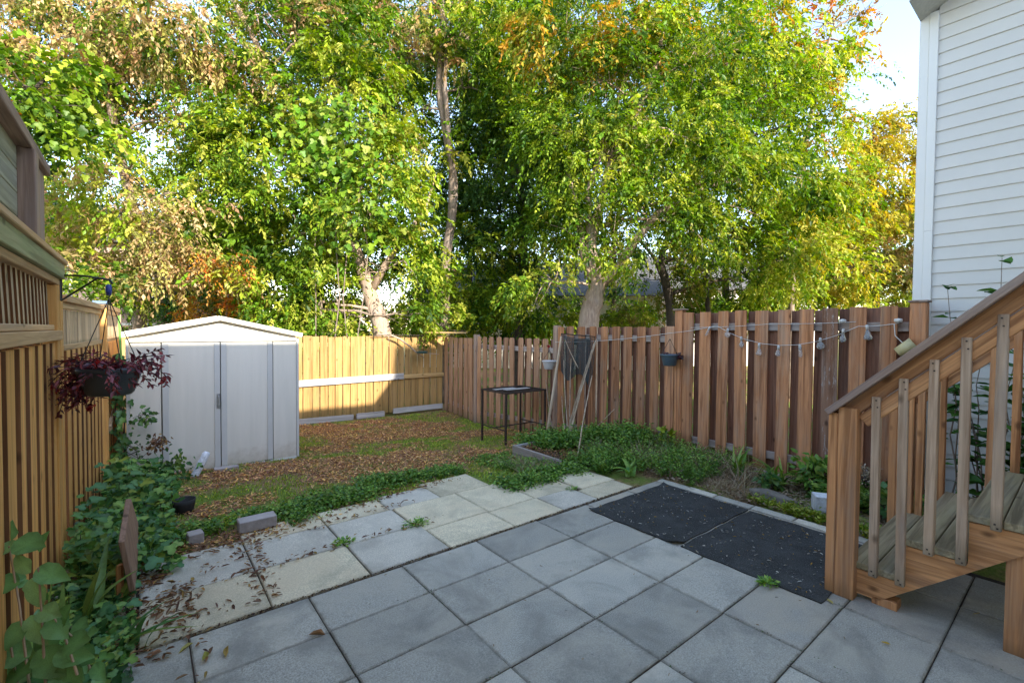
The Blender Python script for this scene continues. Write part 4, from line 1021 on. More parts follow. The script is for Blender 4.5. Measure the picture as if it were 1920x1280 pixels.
for p in FP:
    n = 12; link('flower', scatter('flower', WIDE, rng.normal(0, .008, (n, 3)), rng.normal(size=(n, 3)), rng.normal(size=(n, 3)), rng.uniform(.018, .032, n), pick('r', n)*1.1, M['weed']), None, bs_, p)

# small things on the back fence
fd = root('feeder_tray', 4.95, 9.5, 1.08, 'dark green tray and bare branch hanging in front of the sunny yellow fence', 'feeder')
link('tray', MB().lathe([(.001, 0), (.11, 0), (.14, .045), (.13, .045), (.10, .01), (.001, .01)], 18).mesh('tray'), M['feeder'], fd, (0, 0, 0))
link('branch', MB().tube([(-.72, .1, .42), (-.5, .1, .33), (-.25, .08, .15), (-.1, .05, .0), (.05, .02, -.10)], [.018, .022, .018, .014, .008], 7).tube([(.1, 0, .0), (.42, 0, -.03)], .009, 5).mesh('branch', smooth=True), M['bark_pale'], fd)
link('hanger', MB().tube([(0, 0, .02), (-.05, .1, .4)], .003, 4).tube([(.41, 0, -.03), (.45, .1, .4)], .003, 4).mesh('hg'), M['wire'], fd)
top('metal_rod', MB().tube([(0, 0, 0), (.75, 0, .01), (1.75, 0, -.01)], .010, 6).mesh('rod'), M['rust'], 3.85, 9.70, 1.482, 'thin dark rod resting along the top of the yellow fence', 'rod')
top('loose_plank', MB().box(-.50, .50, -.07, .07, 0, .035).mesh('pl', bevel=.004), M['yellow_x'], 5.45, 9.3, 1.535, 'short yellow plank laid across the fence corner top', 'plank', None, -.9)
# long green rake handle / pole by the left fence
top('green_stake', MB().tube([(0, 0, 0), (-.03, .12, .85)], .012, 6).mesh('gs'), M['green_pl'], -.18, 6.55, .9, 'light green plastic stake leaning between the left fence and shed', 'stake')

# ================================================================== GROUND COVER
def wpts(a, b, z): return np.stack([AX[0]*a+BX[0]*b, AX[1]*a+BX[1]*b, z], 1)
def stuff(name, me, label, cat, group=None):
    o = link(name, me); tag(o, label, cat, group, 'stuff'); return o
def vnoise(a, b, s, seed):
    r = np.random.default_rng(seed); tab = r.random((64, 64))
    x, y = a/s+31, b/s+31; i, j = np.floor(x).astype(int), np.floor(y).astype(int); u, v_ = x-i, y-j
    u = u*u*(3-2*u); v_ = v_*v_*(3-2*v_); i %= 63; j %= 63
    return tab[i, j]*(1-u)*(1-v_)+tab[i+1, j]*u*(1-v_)+tab[i, j+1]*(1-u)*v_+tab[i+1, j+1]*u*v_
def green_at(a, b):
    """1 where the lawn shows through the fallen leaves"""
    g = vnoise(a, b, .55, 3)*.6+vnoise(a, b, .22, 4)*.4
    edge = np.exp(-((b-4.55)/.42)**2)*.42 + np.exp(-((b-9.7)/.25)**2)*.1
    right = np.clip((a-2.6)/1.3, 0, 1)*.12
    return g+edge+right
# fallen leaves covering the lawn
n = 78000; a = rng.uniform(-.2, 5.68, n); b = rng.uniform(3.95, 9.72, n)
g = green_at(a, b); keep = (rng.random(n) < np.clip((.66-g)*5, .05, 1)) & ~((a > 4.0) & (a < 5.15) & (b < 4.97)) & (b > 4.03+.28*np.clip((a-1.2)/1.2, 0, 1)*(a < 2.9)) & ~((a > -.1) & (a < 1.6) & (b > 6.85) & (b < 8.2))
keep &= ~((a > 4.5) & (b < 5.2) & (rng.random(n) < .8)); a, b = a[keep], b[keep]; n = len(a)
P = wpts(a, b, Gnp(a, b)+rng.uniform(0, .022, n)); ang = rng.uniform(0, 2*np.pi, n)
D = np.stack([np.cos(ang), np.sin(ang), rng.normal(0, .28, n)], 1); U = np.stack([rng.normal(0, .45, n), rng.normal(0, .45, n), np.ones(n)], 1)
stuff('leaf_litter', scatter('leaf_litter', CURL, P, D, U, rng.uniform(.022, .052, n), pick('lit', n, .3)*np.array([2.35, 2.45, 2.5]), M['litter'], wid=rng.uniform(.45, .9, n)), 'brown fallen leaves covering the lawn between shed and fence', 'fallen leaves')
# grass
n = 95000; a = rng.uniform(-.35, 5.68, n); b = rng.uniform(3.9, 9.7, n)
g = green_at(a, b); keep = (rng.random(n) < np.clip((g-.52)*4.5, 0.03, 1)) & (b > 4.04+.30*np.clip((a-1.2)/1.2, 0, 1)*(a < 2.9)) & ~((a > 4.0) & (a < 5.15) & (b < 4.97)) & ~((a > -.1) & (a < 1.6) & (b > 6.8) & (b < 8.2))
a, b = a[keep], b[keep]; n = len(a); P = wpts(a, b, Gnp(a, b)-.004)
D = np.stack([rng.normal(0, .5, n), rng.normal(0, .5, n), rng.uniform(.5, 1, n)], 1)
col = pick('weed', n, .3)*np.array([1.9, 1.45, .8])
stuff('lawn_grass', scatter('lawn_grass', BLADE, P, D, rng.normal(size=(n, 3)), rng.uniform(.02, .055, n), col, M['weed'], wid=rng.uniform(1.6, 2.8, n)), 'short green grass showing through the fallen leaves', 'grass')
# weeds strip along the paver edge
def weeds(name, label, cat, A_, B_, H_, n, pal, size, T=WIDE, drop=.2, mat='weed', cl=.05):
    """low leafy growth: clumps at (A_,B_) with height H_"""
    m = len(A_); ci = rng.integers(0, m, n)
    a = A_[ci]+rng.normal(0, cl, n); b = B_[ci]+rng.normal(0, cl, n); h = H_[ci]*rng.uniform(0, 1, n)**.8
    P = wpts(a, b, Gnp(a, b)+h); th = rng.uniform(0, 6.28, n)
    D = np.stack([np.cos(th), np.sin(th), rng.normal(.15, .45, n)], 1); U = np.stack([rng.normal(0, .4, n), rng.normal(0, .4, n), np.ones(n)], 1)
    c = pick(pal, n, .25)*rng.uniform(.8, 1.15, m)[ci][:, None]
    return stuff(name, scatter(name, T, P, D, U, rng.uniform(.6, 1.25, n)*size, c, M[mat]), label, cat)
m = 420; a = rng.uniform(.1, 4.0, m); lo = 4.08+.12*np.sin(a*5)*0+np.where(a < 1.1, .0, np.where(a < 1.75, .16, np.where(a < 2.9, .38, -.50))); b = lo+rng.uniform(.02, .36, m); nb2 = ~((a > .15) & (a < .95) & (b < 4.33)); a, b = a[nb2], b[nb2]; m = len(a)
weeds('edge_weeds', 'low green weeds growing along the far edge of the pale pavers', 'weeds', a, b, rng.uniform(.03, .12, m), 15000, 'weed', .032)
m = 90; a = rng.uniform(3.35, 4.1, m); b = rng.uniform(3.8, 5.2, m)
weeds('edge_weeds', 'patchy green weeds in front of the low raised bed', 'weeds', a, b, rng.uniform(.02, .10, m), 4200, 'weed', .03)
# bed by the right fence
def feather(name, label, A_, B_, H_, n, pal, size, cat='weeds'):
    m = len(A_); ci = rng.integers(0, m, n); a = A_[ci]+rng.normal(0, .02, n); b = B_[ci]+rng.normal(0, .02, n)
    P = wpts(a, b, Gnp(a, b)); D = np.stack([rng.normal(0, .45, n), rng.normal(0, .45, n), np.ones(n)], 1)
    # stems with small leaves along
    k = 9; t = np.linspace(.1, 1, k); dn = norm(D); Lh = (H_[ci]*rng.uniform(.6, 1.1, n))
    PP = P[:, None, :]+dn[:, None, :]*(Lh[:, None, None]*t[None, :, None]); th = rng.uniform(0, 6.28, (n, k))
    DD = np.stack([np.cos(th), np.sin(th), np.full((n, k), .45)], -1); N_ = n*k
    c = np.repeat(pick(pal, n, .25)[:, None, :], k, 1).reshape(-1, 3)
    stuff(name, scatter(name, LEAF, PP.reshape(-1, 3), DD.reshape(-1, 3), rng.normal(size=(N_, 3))*.5+[0, 0, 1], rng.uniform(.5, 1.1, N_)*size, c, M['weed']), label, cat)
m = 70; feather('weed_clump', 'bright green feathery weeds filling the raised bed by the canes', rng.uniform(4.25, 5.3, m), rng.uniform(4.45, 5.3, m), rng.uniform(.2, .36, m), 2400, 'weed', .06)
m = 60; feather('weed_clump', 'dense bright green weeds against the fence right of the raised bed', rng.uniform(5.0, 5.62, m), rng.uniform(3.75, 4.6, m), rng.uniform(.22, .42, m), 2200, 'weed', .06)
m = 110; feather('weed_clump', 'pale straggly weeds between the raised bed and the mats', rng.uniform(4.45, 5.6, m), rng.uniform(2.55, 4.3, m), rng.uniform(.12, .32, m), 2000, 'weed', .04)
m = 60; feather('weed_clump', 'dark green ferny weeds at the right front of the raised bed', rng.uniform(4.05, 4.7, m), rng.uniform(3.4, 4.0, m), rng.uniform(.1, .24, m), 1600, 'weed', .04)
m = 45; feather('weed_clump', 'low light green weeds along the border stones behind the mats', rng.uniform(4.47, 4.62, m), rng.uniform(1.0, 2.0, m), rng.uniform(.04, .10, m), 600, 'yg', .035)
m = 40; feather('weed_clump', 'green leafy weeds around the white flecked stone', rng.uniform(5.0, 5.5, m), rng.uniform(.75, 1.7, m), rng.uniform(.08, .26, m), 1000, 'weed', .055)
# dry grass
def blades(name, label, cat, A_, B_, n, pal, L0, L1, lean=.6, wid=1.0, kind='stuff', mat='weed'):
    ci = rng.integers(0, len(A_), n); a = A_[ci]+rng.normal(0, .035, n); b = B_[ci]+rng.normal(0, .035, n)
    D = np.stack([rng.normal(0, lean, n), rng.normal(0, lean, n), np.ones(n)], 1)
    me = scatter(name, BLADE, wpts(a, b, Gnp(a, b)), D, rng.normal(size=(n, 3)), rng.uniform(L0, L1, n), pick(pal, n, .25), M[mat], wid=np.full(n, wid))
    o = link(name, me); return tag(o, label, cat, None, kind)
m = 60; blades('dry_grass', 'dry straw coloured grass stems in the bed by the fence', 'dry grass', rng.uniform(4.6, 5.6, m), rng.uniform(2.2, 4.2, m), 1400, 'dry', .12, .36, .9, .35)
m = 30; blades('dry_grass', 'matted dry grass behind the corner where the two mats meet', 'dry grass', rng.uniform(4.5, 4.75, m), rng.uniform(1.95, 2.55, m), 1500, 'dry', .06, .18, 2.2, .5)
m = 60; blades('dry_grass', 'grey dry grass stems in front of the raised bed', 'dry grass', rng.uniform(3.4, 3.95, m), rng.uniform(3.9, 4.6, m), 700, 'dry', .06, .2, 1.2, .4)
# small clutter of soil litter in the beds
n = 9000; a = rng.uniform(4.47, 5.6, n); b = rng.uniform(.6, 4.0, n)
stuff('bed_litter', scatter('bed_litter', CURL, wpts(a, b, Gnp(a, b)+.012+rng.uniform(0, .02, n)), rng.normal(size=(n, 3))*[1, 1, .3], rng.normal(size=(n, 3))*.4+[0, 0, 1], rng.uniform(.02, .05, n), pick('dry', n, .3)*.8, M['litter']), 'dry leaf litter on the soil of the right bed', 'fallen leaves')
n = 2200; a = rng.uniform(4.05, 5.1, n); b = rng.uniform(3.95, 4.9, n)
stuff('bed_litter', scatter('bed_litter', CURL, wpts(a, b, np.full(n, .005)+rng.uniform(0, .02, n)), rng.normal(size=(n, 3))*[1, 1, .3], rng.normal(size=(n, 3))*.4+[0, 0, 1], rng.uniform(.02, .05, n), pick('lit', n, .3)*.9, M['litter']), 'brown leaf litter inside the raised bed', 'fallen leaves')
# litter drifts on the pale pavers, thick at the left
n = 1500; a = np.abs(rng.normal(0, .26, n))-.12; b = rng.uniform(3.0, 4.35, n); keep = (rng.random(n) < np.clip(1.15-a*1.2, 0, 1)*np.clip(vnoise(a, b, .16, 9)*2.4-.75, 0, 1)); a, b = a[keep], b[keep]
a2 = rng.uniform(0, 2.7, 260); b2 = 4.05+.25*np.clip((a2-1.1), 0, 1)+rng.normal(0, .06, 260); a3 = rng.uniform(.1, 2.0, 170); b3 = np.where(rng.random(170) < .5, 3.46, 3.93)+rng.normal(0, .03, 170)
a4 = rng.uniform(.5, .66, 120); b4 = rng.uniform(3.0, 4.1, 120)
a5 = rng.uniform(-.5, .25, 330); b5 = rng.uniform(2.5, 3.1, 330); k5 = vnoise(a5, b5, .14, 5) > .55; a5, b5 = a5[k5], b5[k5]
a = np.concatenate([a, a2, a3, a4, a5]); b = np.concatenate([b, b2, b3, b4, b5]); n = len(a)
stuff('patio_litter', scatter('patio_litter', CURL, wpts(a, b, .010+rng.uniform(0, .018, n)), rng.normal(size=(n, 3))*[1, 1, .15], rng.normal(size=(n, 3))*.3+[0, 0, 1], rng.uniform(.02, .06, n), pick('lit', n, .25), M['litter'], wid=rng.uniform(.4, .9, n)), 'curled brown leaves and twigs strewn on the pale pavers', 'fallen leaves')
# joints: moss and debris along the line between the two pavings
n = 900; a = rng.uniform(.1, 4.1, n); b = 2.937+rng.normal(0, .006, n)
stuff('joint_debris', scatter('joint_debris', CURL, wpts(a, b, np.full(n, .006)), rng.normal(size=(n, 3))*[1, 1, .1], rng.normal(size=(n, 3))*.3+[0, 0, 1], rng.uniform(.008, .022, n), pick('lit', n, .3)*.35, M['litter']), 'dark crumbs in the joint between pale and grey pavers', 'debris')
n = 2600; a = rng.uniform(-1.0, 4.3, n); b = rng.uniform(-.3, 2.9, n); al_ = np.array([-.44, .17, .768, 1.377, 1.992, 2.614, 3.228, 3.84]); bl_ = np.array(bl[1:])
ha = rng.random(n) < .5; a = np.where(ha, al_[np.abs(a[:, None]-al_).argmin(1)]+rng.normal(0, .003, n), a); b = np.where(ha, b, bl_[np.abs(b[:, None]-bl_).argmin(1)]+rng.normal(0, .003, n))
kk = vnoise(a, b, .3, 12) > .5; a, b = a[kk], b[kk]; n = len(a); gc = np.where(rng.random((n, 1)) < .35, np.array([[.08, .14, .03]]), np.array([[.10, .075, .05]]))
stuff('joint_debris', scatter('joint_debris', CURL, wpts(a, b, np.full(n, .005)), rng.normal(size=(n, 3))*[1, 1, .2], rng.normal(size=(n, 3))*.3+[0, 0, 1], rng.uniform(.005, .014, n), gc*rng.uniform(.6, 1.2, (n, 1)), M['litter']), 'moss and soil crumbs in the joints of the grey pavers', 'debris')
# bits scattered over mats and patio
n = 420; a = rng.uniform(3.15, 4.3, n); b = rng.uniform(1.0, 2.8, n)
wc = np.where(rng.random((n, 1)) < .7, np.array([[.6, .56, .48]]), np.array([[.55, .33, .06]]))
stuff('mat_specks', scatter('mat_specks', CURL, wpts(a, b, np.full(n, .016)), rng.normal(size=(n, 3))*[1, 1, .1], rng.normal(size=(n, 3))*.3+[0, 0, 1], rng.uniform(.007, .034, n), wc*rng.uniform(.6, 1.1, (n, 1)), M['litter'], wid=rng.uniform(.35, .7, n)), 'pale and yellow leaf bits scattered on the black mats', 'debris')
n = 110; a = rng.uniform(-.2, 3.2, n); b = rng.uniform(.3, 2.9, n)
wc = np.where(rng.random((n, 1)) < .6, np.array([[.5, .46, .4]]), np.array([[.4, .24, .1]]))
stuff('patio_specks', scatter('patio_specks', CURL, wpts(a, b, np.full(n, .008)), rng.normal(size=(n, 3))*[1, 1, .1], rng.normal(size=(n, 3))*.3+[0, 0, 1], rng.uniform(.008, .03, n), wc*rng.uniform(.6, 1.1, (n, 1)), M['litter'], wid=rng.uniform(.3, .6, n)), 'small pale leaf bits scattered on the grey pavers', 'debris')
# single fallen leaves big enough to pick out
for (a, b, s, c, lb) in [(.30, 2.62, .085, (.45, .30, .08), 'curled yellow leaf on the bottom left paver, largest of its kind'), (.12, 2.80, .075, (.42, .36, .08), 'slender green yellow leaf just below the left beige paver'),
      (.24, 2.72, .09, (.36, .34, .07), 'long olive leaf lying across the joint at lower left'), (.16, 2.46, .05, (.5, .38, .12), 'round pale yellow leaf near the bottom edge'), (.05, 2.49, .10, (.34, .2, .07), 'twisted brown yellow leaf at the bottom left edge'),
      (.74, 2.50, .09, (.38, .2, .09), 'curled brown leaf at a joint corner of the grey pavers'), (.34, 2.30, .10, (.40, .20, .08), 'orange brown leaf at the very bottom of the patio'), (3.20, .93, .05, (.45, .36, .10), 'small yellow leaf left of the stair foot'),
      (3.42, .80, .06, (.5, .42, .2), 'pale yellow leaf just right of the newel post foot'), (3.02, .62, .045, (.55, .36, .04), 'bright yellow leaf on the worn slab left of the stairs'), (3.72, .40, .05, (.50, .36, .12), 'pale curled leaf in the shade under the stairs')]:
    c_ = MB()
    me = onemesh('fallen_leaf', CURL, s, c, M['litter'], seed=int(a*100+b*7)+5, wid=.62, rough=.03)
    top('fallen_leaf', me, None, a, b, .012, lb, 'leaf', 'single leaves lying on the patio', random.uniform(0, 6.28))
# sprouts growing in the joints
def sprout(a, b, s, lb, pal='weed', n=90):
    th = rng.uniform(0, 6.28, n); r_ = rng.uniform(0, s, n); P = np.stack([np.cos(th)*r_, np.sin(th)*r_*.7, rng.uniform(0, s*.35, n)], 1)
    me = scatter('sprout', LEAF, P, np.stack([np.cos(th), np.sin(th), rng.uniform(0, .6, n)], 1), rng.normal(size=(n, 3))*.4+[0, 0, 1], rng.uniform(.02, .045, n), pick(pal, n)*1.4, M['weed'])
    top('sprout', me, None, a, b, .006, lb, 'weed', 'sprouts in the paving joints')
sprout(1.75, 3.46, .10, 'larger green sprout in the joints of the pale pavers', n=130)
sprout(1.17, 3.50, .07, 'smaller green sprout left of the larger one in the pale pavers')
sprout(3.12, 1.27, .06, 'bright green sprout at the edge of the nearer black mat', n=100)
sprout(3.4, 3.28, .05, 'tiny flat sprout near the far tip of the pale pavers', n=40)

# ================================================================== PLANTS OF THE LEFT BED
IV = []
for k in range(6):
    c = [(.08, .20, .06), (.12, .27, .07), (.17, .34, .08), (.24, .40, .09), (.10, .24, .09), (.30, .38, .06)][k]
    IV.append(onemesh('ivy_leaf', IVY, 1.0, c, M['weed'], seed=k+20, wid=random.uniform(.75, .95), rough=.02))
def leaf_obj(r, loc, d, up, size, ml, name='leaf'):
    d = Vector(d).normalized(); x = d.cross(Vector(up)).normalized(); z = x.cross(d)
    o = bpy.data.objects.new(name, random.choice(ml)); C.objects.link(o); o.parent = r
    mtx = Matrix((x, d, z)).transposed().to_4x4(); o.matrix_local = Matrix.Translation(loc) @ mtx @ Matrix.Scale(size, 4)
    return o
def creeper(name, label, n, region, size, stuffn=0, hmax=.35, cat='creeper'):
    (a0, a1, b0, b1) = region; cx, cb = (a0+a1)/2, (b0+b1)/2
    r = wroot(name, W(cx, cb, 0), label, cat); o_ = r.location.copy(); sm = MB()
    for i in range(n):
        t = random.random(); a = a0+(a1-a0)*random.random()**1.25; b = b0+(b1-b0)*random.random()
        h = G(a, b)+.05+hmax*random.random()*(1-.65*(a-a0)/(a1-a0)); p = W(a, b, h)-o_
        d = W(random.gauss(.35, .5), random.gauss(-.45, .6), random.uniform(-.45, .15)); up = (random.gauss(0, .25)-.0, random.gauss(-.3, .25), 1)
        leaf_obj(r, p, d, up, size*random.uniform(.6, 1.25), IV)
        if i % 4 == 0: sm.tube([W(a+random.gauss(0, .05), b+.05, G(a, b))-o_, p*.6+(W(a, b, G(a, b)+h*.2)-o_)*.4, p], .0025, 4, cap=False)
    link('stems', sm.mesh('stems'), M['bark_dark'], r)
    if stuffn:
        a = a0+(a1-a0)*rng.random(stuffn)**1.2; b = rng.uniform(b0, b1, stuffn); h = rng.uniform(.0, hmax*.85, stuffn)*(1-.6*(a-a0)/(a1-a0))
        me = scatter('undergrowth', IVY, wpts(a, b, Gnp(a, b)+h)-np.array(o_), rng.normal(size=(stuffn, 3))+[.1, -.3, -.2], rng.normal(size=(stuffn, 3))*.4+[0, -.2, 1], rng.uniform(.4, .8, stuffn)*size, pick('ivy', stuffn, .3)*1.2, M['weed'])
        tag(link('undergrowth', me, None, r), kind='stuff')
    return r
creeper('creeper_patch', 'broad leaved green creeper heaped between the golden fence and the shed', 150, (-.30, .24, 5.0, 6.6), .10, 900, .42)
creeper('creeper_patch', 'broad leaved creeper patch behind the standing brown board', 130, (-.38, .16, 3.75, 5.0), .085, 1100, .36)
creeper('creeper_patch', 'dark leafy weeds at the foot of the golden fence in front of the board', 110, (-.42, -.06, 2.5, 3.75), .07, 1500, .20, 'weeds')
# vine climbing beside the shed corner
r = wroot('climbing_vine', W(-.2, 6.9, -.1), 'dark green vine climbing between the golden fence and the shed corner', 'vine'); o_ = r.location.copy(); sm = MB()
for i in range(140):
    z = random.uniform(.0, 1.35); a = -.215+random.gauss(0, .045); b = 6.80+random.gauss(0, .10)
    leaf_obj(r, W(a, b, z)-o_, W(random.gauss(.3, .4), random.gauss(-.6, .4), -.7), (random.gauss(.3, .3), -1, .3), random.uniform(.05, .10), IV[:3]+[IV[4]])
for k in range(4): sm.tube([W(-.22+random.gauss(0, .03), 6.85+random.gauss(0, .05), -.1+t*.35)-o_ for t in range(5)], .006, 5)
link('stems', sm.mesh('stems'), M['bark_dark'], r)
# sprigs on the shed front
def sprig(name, label, px, py, Y, n, size, spread, pal, cat='plant', T=WIDE, down=.3):
    p = at(px, py, Y); r = wroot(name, p, label, cat); th = rng.normal(size=(n, 3))*spread
    me = scatter(name+'_leaves', T, th, rng.normal(size=(n, 3))+[0, -.3, -down], rng.normal(size=(n, 3))*.5+[0, -1, .5], rng.uniform(.6, 1.2, n)*size, pick(pal, n, .25), M['weed'])
    link('leaves', me, None, r); sm = MB()
    for k in range(5): sm.tube([(random.gauss(0, spread), 0, -spread*1.2), (random.gauss(0, spread), 0, 0), (random.gauss(0, spread), -.02, spread)], .003, 4)
    link('stems', sm.mesh('st'), M['bark_dark'], r); return r
sprig('vine_sprig', 'green vine sprig in front of the left shed panel', 272, 788, 5.15, 60, .055, .055, 'ivy', down=.6)
sprig('withered_plant', 'withered brown plant head beside the left shed door', 298, 835, 5.15, 130, .045, .045, 'lit', T=CURL)
sprig('leafy_plant', 'dull green wilting plant left of the white tube', 326, 885, 5.05, 170, .06, .10, 'ivy', down=.8)
sprig('leafy_plant', 'thin dark sprigs with few leaves below the withered plant head', 255, 850, 5.1, 40, .05, .09, 'ivy')
# iris-like strap leaves
def straps(name, label, a, b, n, L, w_, lean, pal='weed', cat='plant', T=None, dirs=None, k=1.0):
    r = root(name, a, b, G(a, b), label, cat)
    for i in range(n):
        th = random.uniform(0, 6.28) if dirs is None else dirs[i]; ln_ = L*random.uniform(.6, 1.1); le = lean*random.uniform(.3, 1.2); c0 = Vector((random.gauss(0, .03), random.gauss(0, .03), 0)); V = []; S = 7
        ww = w_*random.uniform(.8, 1.15)
        for s_ in range(S+1):
            t = s_/S; bend = le*t*t; p = c0+Vector((math.cos(th)*bend*ln_, math.sin(th)*bend*ln_, ln_*(t-.45*le*t**2.2))); wd = ww*math.sin(math.pi*min(1, .28+.72*t))**.7*(1 if t < .98 else .05)
            sx = Vector((-math.sin(th), math.cos(th), 0)); V += [p-sx*wd, p+Vector((0, 0, -wd*.35)), p+sx*wd]
        F = []
        for s_ in range(S):
            q_ = s_*3; F += [(q_, q_+1, q_+4, q_+3), (q_+1, q_+2, q_+5, q_+4)]
        me = mesh_from('leaf', V, F, True); ca = me.color_attributes.new('Col', 'FLOAT_COLOR', 'POINT')
        c = pick(pal, 1)[0]*k; ca.data.foreach_set('color', np.tile(np.append(c, 1), len(V)).astype(np.float32)); link('leaf', me, M['weed'], r)
    return r
straps('strap_plant', 'blue green strap leaves arching by the golden fence', -.22, 3.30, 4, .52, .022, .75, 'ivy', dirs=[.2, -.4, .8, 1.5])
straps('strap_plant', 'single tall upright blade leaf against the golden fence', -.33, 3.02, 2, .56, .02, .10, 'ivy')
straps('strap_plant', 'long drooping strap leaves over the beige paver corner', -.06, 2.98, 5, .36, .016, 1.3, 'ivy', dirs=[-.5, .1, .5, -1.0, -.2])
straps('lily_clump', 'clump of dark green strap leaves at the fence foot, left one', 5.15, 2.45, 22, .42, .014, .9)
straps('lily_clump', 'clump of dark green strap leaves at the fence foot, right one', 5.2, 2.02, 18, .40, .014, .9)
straps('rosette_weed', 'flat rosette of broad leaves at the tip of the pale pavers', 4.25, 3.22, 11, .22, .026, 1.3, 'ivy', k=1.5)
# broad leaved plants in the right bed
def bushy(name, label, a, b, h, rad, n, size, pal, T=WIDE, cat='plant', big=0):
    r = root(name, a, b, G(a, b), label, cat); sm = MB()
    for k in range(9):
        e = Vector((random.gauss(0, rad*.5), random.gauss(0, rad*.5), h*random.uniform(.6, 1))); sm.tube([(random.gauss(0, .02), random.gauss(0, .02), 0), e*.5+Vector((0, 0, h*.1)), e], [.006, .005, .003], 5)
    link('stems', sm.mesh('stems'), M['bark_dark'], r)
    u = norm(rng.normal(size=(n, 3)))*rad*rng.uniform(.3, 1, (n, 1)); P = u*[1, 1, .0]+np.stack([np.zeros(n), np.zeros(n), h*rng.uniform(.2, 1, n)], 1)
    me = scatter('foliage', T, P, u/rad+rng.normal(size=(n, 3))*.4+[0, 0, -.1], rng.normal(size=(n, 3))*.35+[0, 0, 1], rng.uniform(.6, 1.25, n)*size, pick(pal, n, .22), M['weed']); link('foliage', me, None, r); return r
bushy('leafy_plant', 'bright green leafy plant against the fence left of the newel post', 5.30, 1.72, .36, .20, 240, .085, 'weed')
bushy('leafy_plant', 'small bright green maple leaved sprout at the fence post foot', 5.45, 3.52, .34, .09, 60, .09, 'yg', T=IVY)
bushy('leafy_plant', 'low dark leafy plant in front of the lilies', 4.95, 2.02, .20, .10, 70, .09, 'ivy')
bushy('leafy_plant', 'leafy green plant above the white flecked stone', 5.05, 1.45, .22, .17, 150, .085, 'weed')
bushy('withered_plant', 'brown withered plant at the fence foot behind the newel post', 5.45, 1.33, .34, .12, 260, .035, 'dry', T=CURL)
bushy('leafy_plant', 'dark leafy plant seen through the lowest stair balusters', 5.0, 1.02, .30, .18, 190, .08, 'ivy')

# raspberry in the near left corner: leaves are objects
RB = [onemesh('big_leaf', (np.array([(0, .45, -.04), (0, 0, 0), (.16, .06, .03), (.30, .2, .05), (.33, .34, .06), (.36, .45, .04), (.30, .6, .05), (.24, .74, .03), (.13, .88, .02), (0, 1.05, -.06), (-.13, .88, .02), (-.24, .74, .03), (-.30, .6, .05), (-.36, .45, .04), (-.33, .34, .06), (-.30, .2, .05), (-.16, .06, .03)]), [(0, i, i % 16+1) for i in range(1, 17)]), 1.0, c, M['weed'], seed=40+i, wid=1.0) for i, c in enumerate([(.24, .44, .16), (.20, .38, .12), (.30, .48, .18), (.17, .33, .10)])]
rs_ = wroot('raspberry_plant', W(-.36, 2.9, 0), 'raspberry canes with large pale green leaves in the near left corner', 'plant'); o_ = rs_.location.copy(); sm = MB()
def cane(px0, py0, Y0, px1, py1, Y1):
    p0 = at(px0, py0, Y0); p1 = at(px1, py1, Y1); p0.z = max(p0.z, 0); sm.tube([p0-o_, (p0+p1)/2-o_+Vector((0, 0, .05)), p1-o_], [.005, .004, .003], 5)
for args in [(60, 1290, 1.78, 20, 1030, 1.78), (90, 1285, 1.78, 75, 1070, 1.78), (150, 1270, 1.78, 95, 1150, 1.78), (180, 1275, 1.86, 130, 1190, 1.78), (40, 1300, 1.78, 10, 1180, 1.78)]: cane(*args)
for (px, py, Y, dx, dz, s) in [(35, 1025, 1.78, -1, -.5, .10), (30, 1022, 1.78, 1, -.12, .115), (18, 1020, 1.86, .1, .8, .075), (70, 1075, 1.78, 1, -.25, .125), (60, 1080, 1.78, -.6, .6, .09), (62, 1090, 1.78, .3, -.9, .12), (40, 1100, 1.78, -.9, .05, .10),
        (78, 1150, 1.78, 1, .05, .12), (60, 1160, 1.78, .5, -.9, .125), (95, 1165, 1.78, 1, -.5, .115), (50, 1170, 1.78, -.4, -.9, .10), (110, 1180, 1.78, .4, .7, .09), (60, 1235, 1.78, -1, .1, .13), (75, 1225, 1.78, .7, -.6, .14), (105, 1235, 1.78, 1, -.1, .13), (125, 1215, 1.78, .9, .3, .12),
        (150, 1225, 1.86, 1, -.2, .10), (120, 1250, 1.78, .5, -.9, .13), (30, 1250, 1.78, -.3, -.9, .11), (15, 1215, 1.78, -.8, .3, .12), (165, 1200, 1.86, .7, .5, .08), (140, 1180, 1.86, .9, .2, .09), (100, 1260, 1.78, 1, -.5, .12), (180, 1250, 1.86, .9, -.4, .09), (20, 1270, 1.78, .6, .2, .13)]:
    leaf_obj(rs_, at(px, py, Y)-o_, (dx, random.uniform(-.5, .2), dz), (random.gauss(0, .2), -.75, .8), s*1.05, RB)
    leaf_obj(rs_, at(px+random.gauss(0, 18), py+random.gauss(12, 14), Y+.08)-o_, (random.gauss(0, 1), random.uniform(-.5, .2), random.gauss(-.2, .6)), (random.gauss(0, .3), -.5, .8), s*.75, RB)
link('stems', sm.mesh('st'), M['baluster'], rs_)
# grey hose-like stem at the edge
top('bare_stem', MB().tube([(0, 0, 0), (-.03, .03, .12), (-.07, .06, .24), (-.11, .09, .34)], .006, 6).mesh('bs', smooth=True), M['baluster'], -.36, 2.93, .0, 'bare bluish grey stem in the bottom left corner', 'stem')

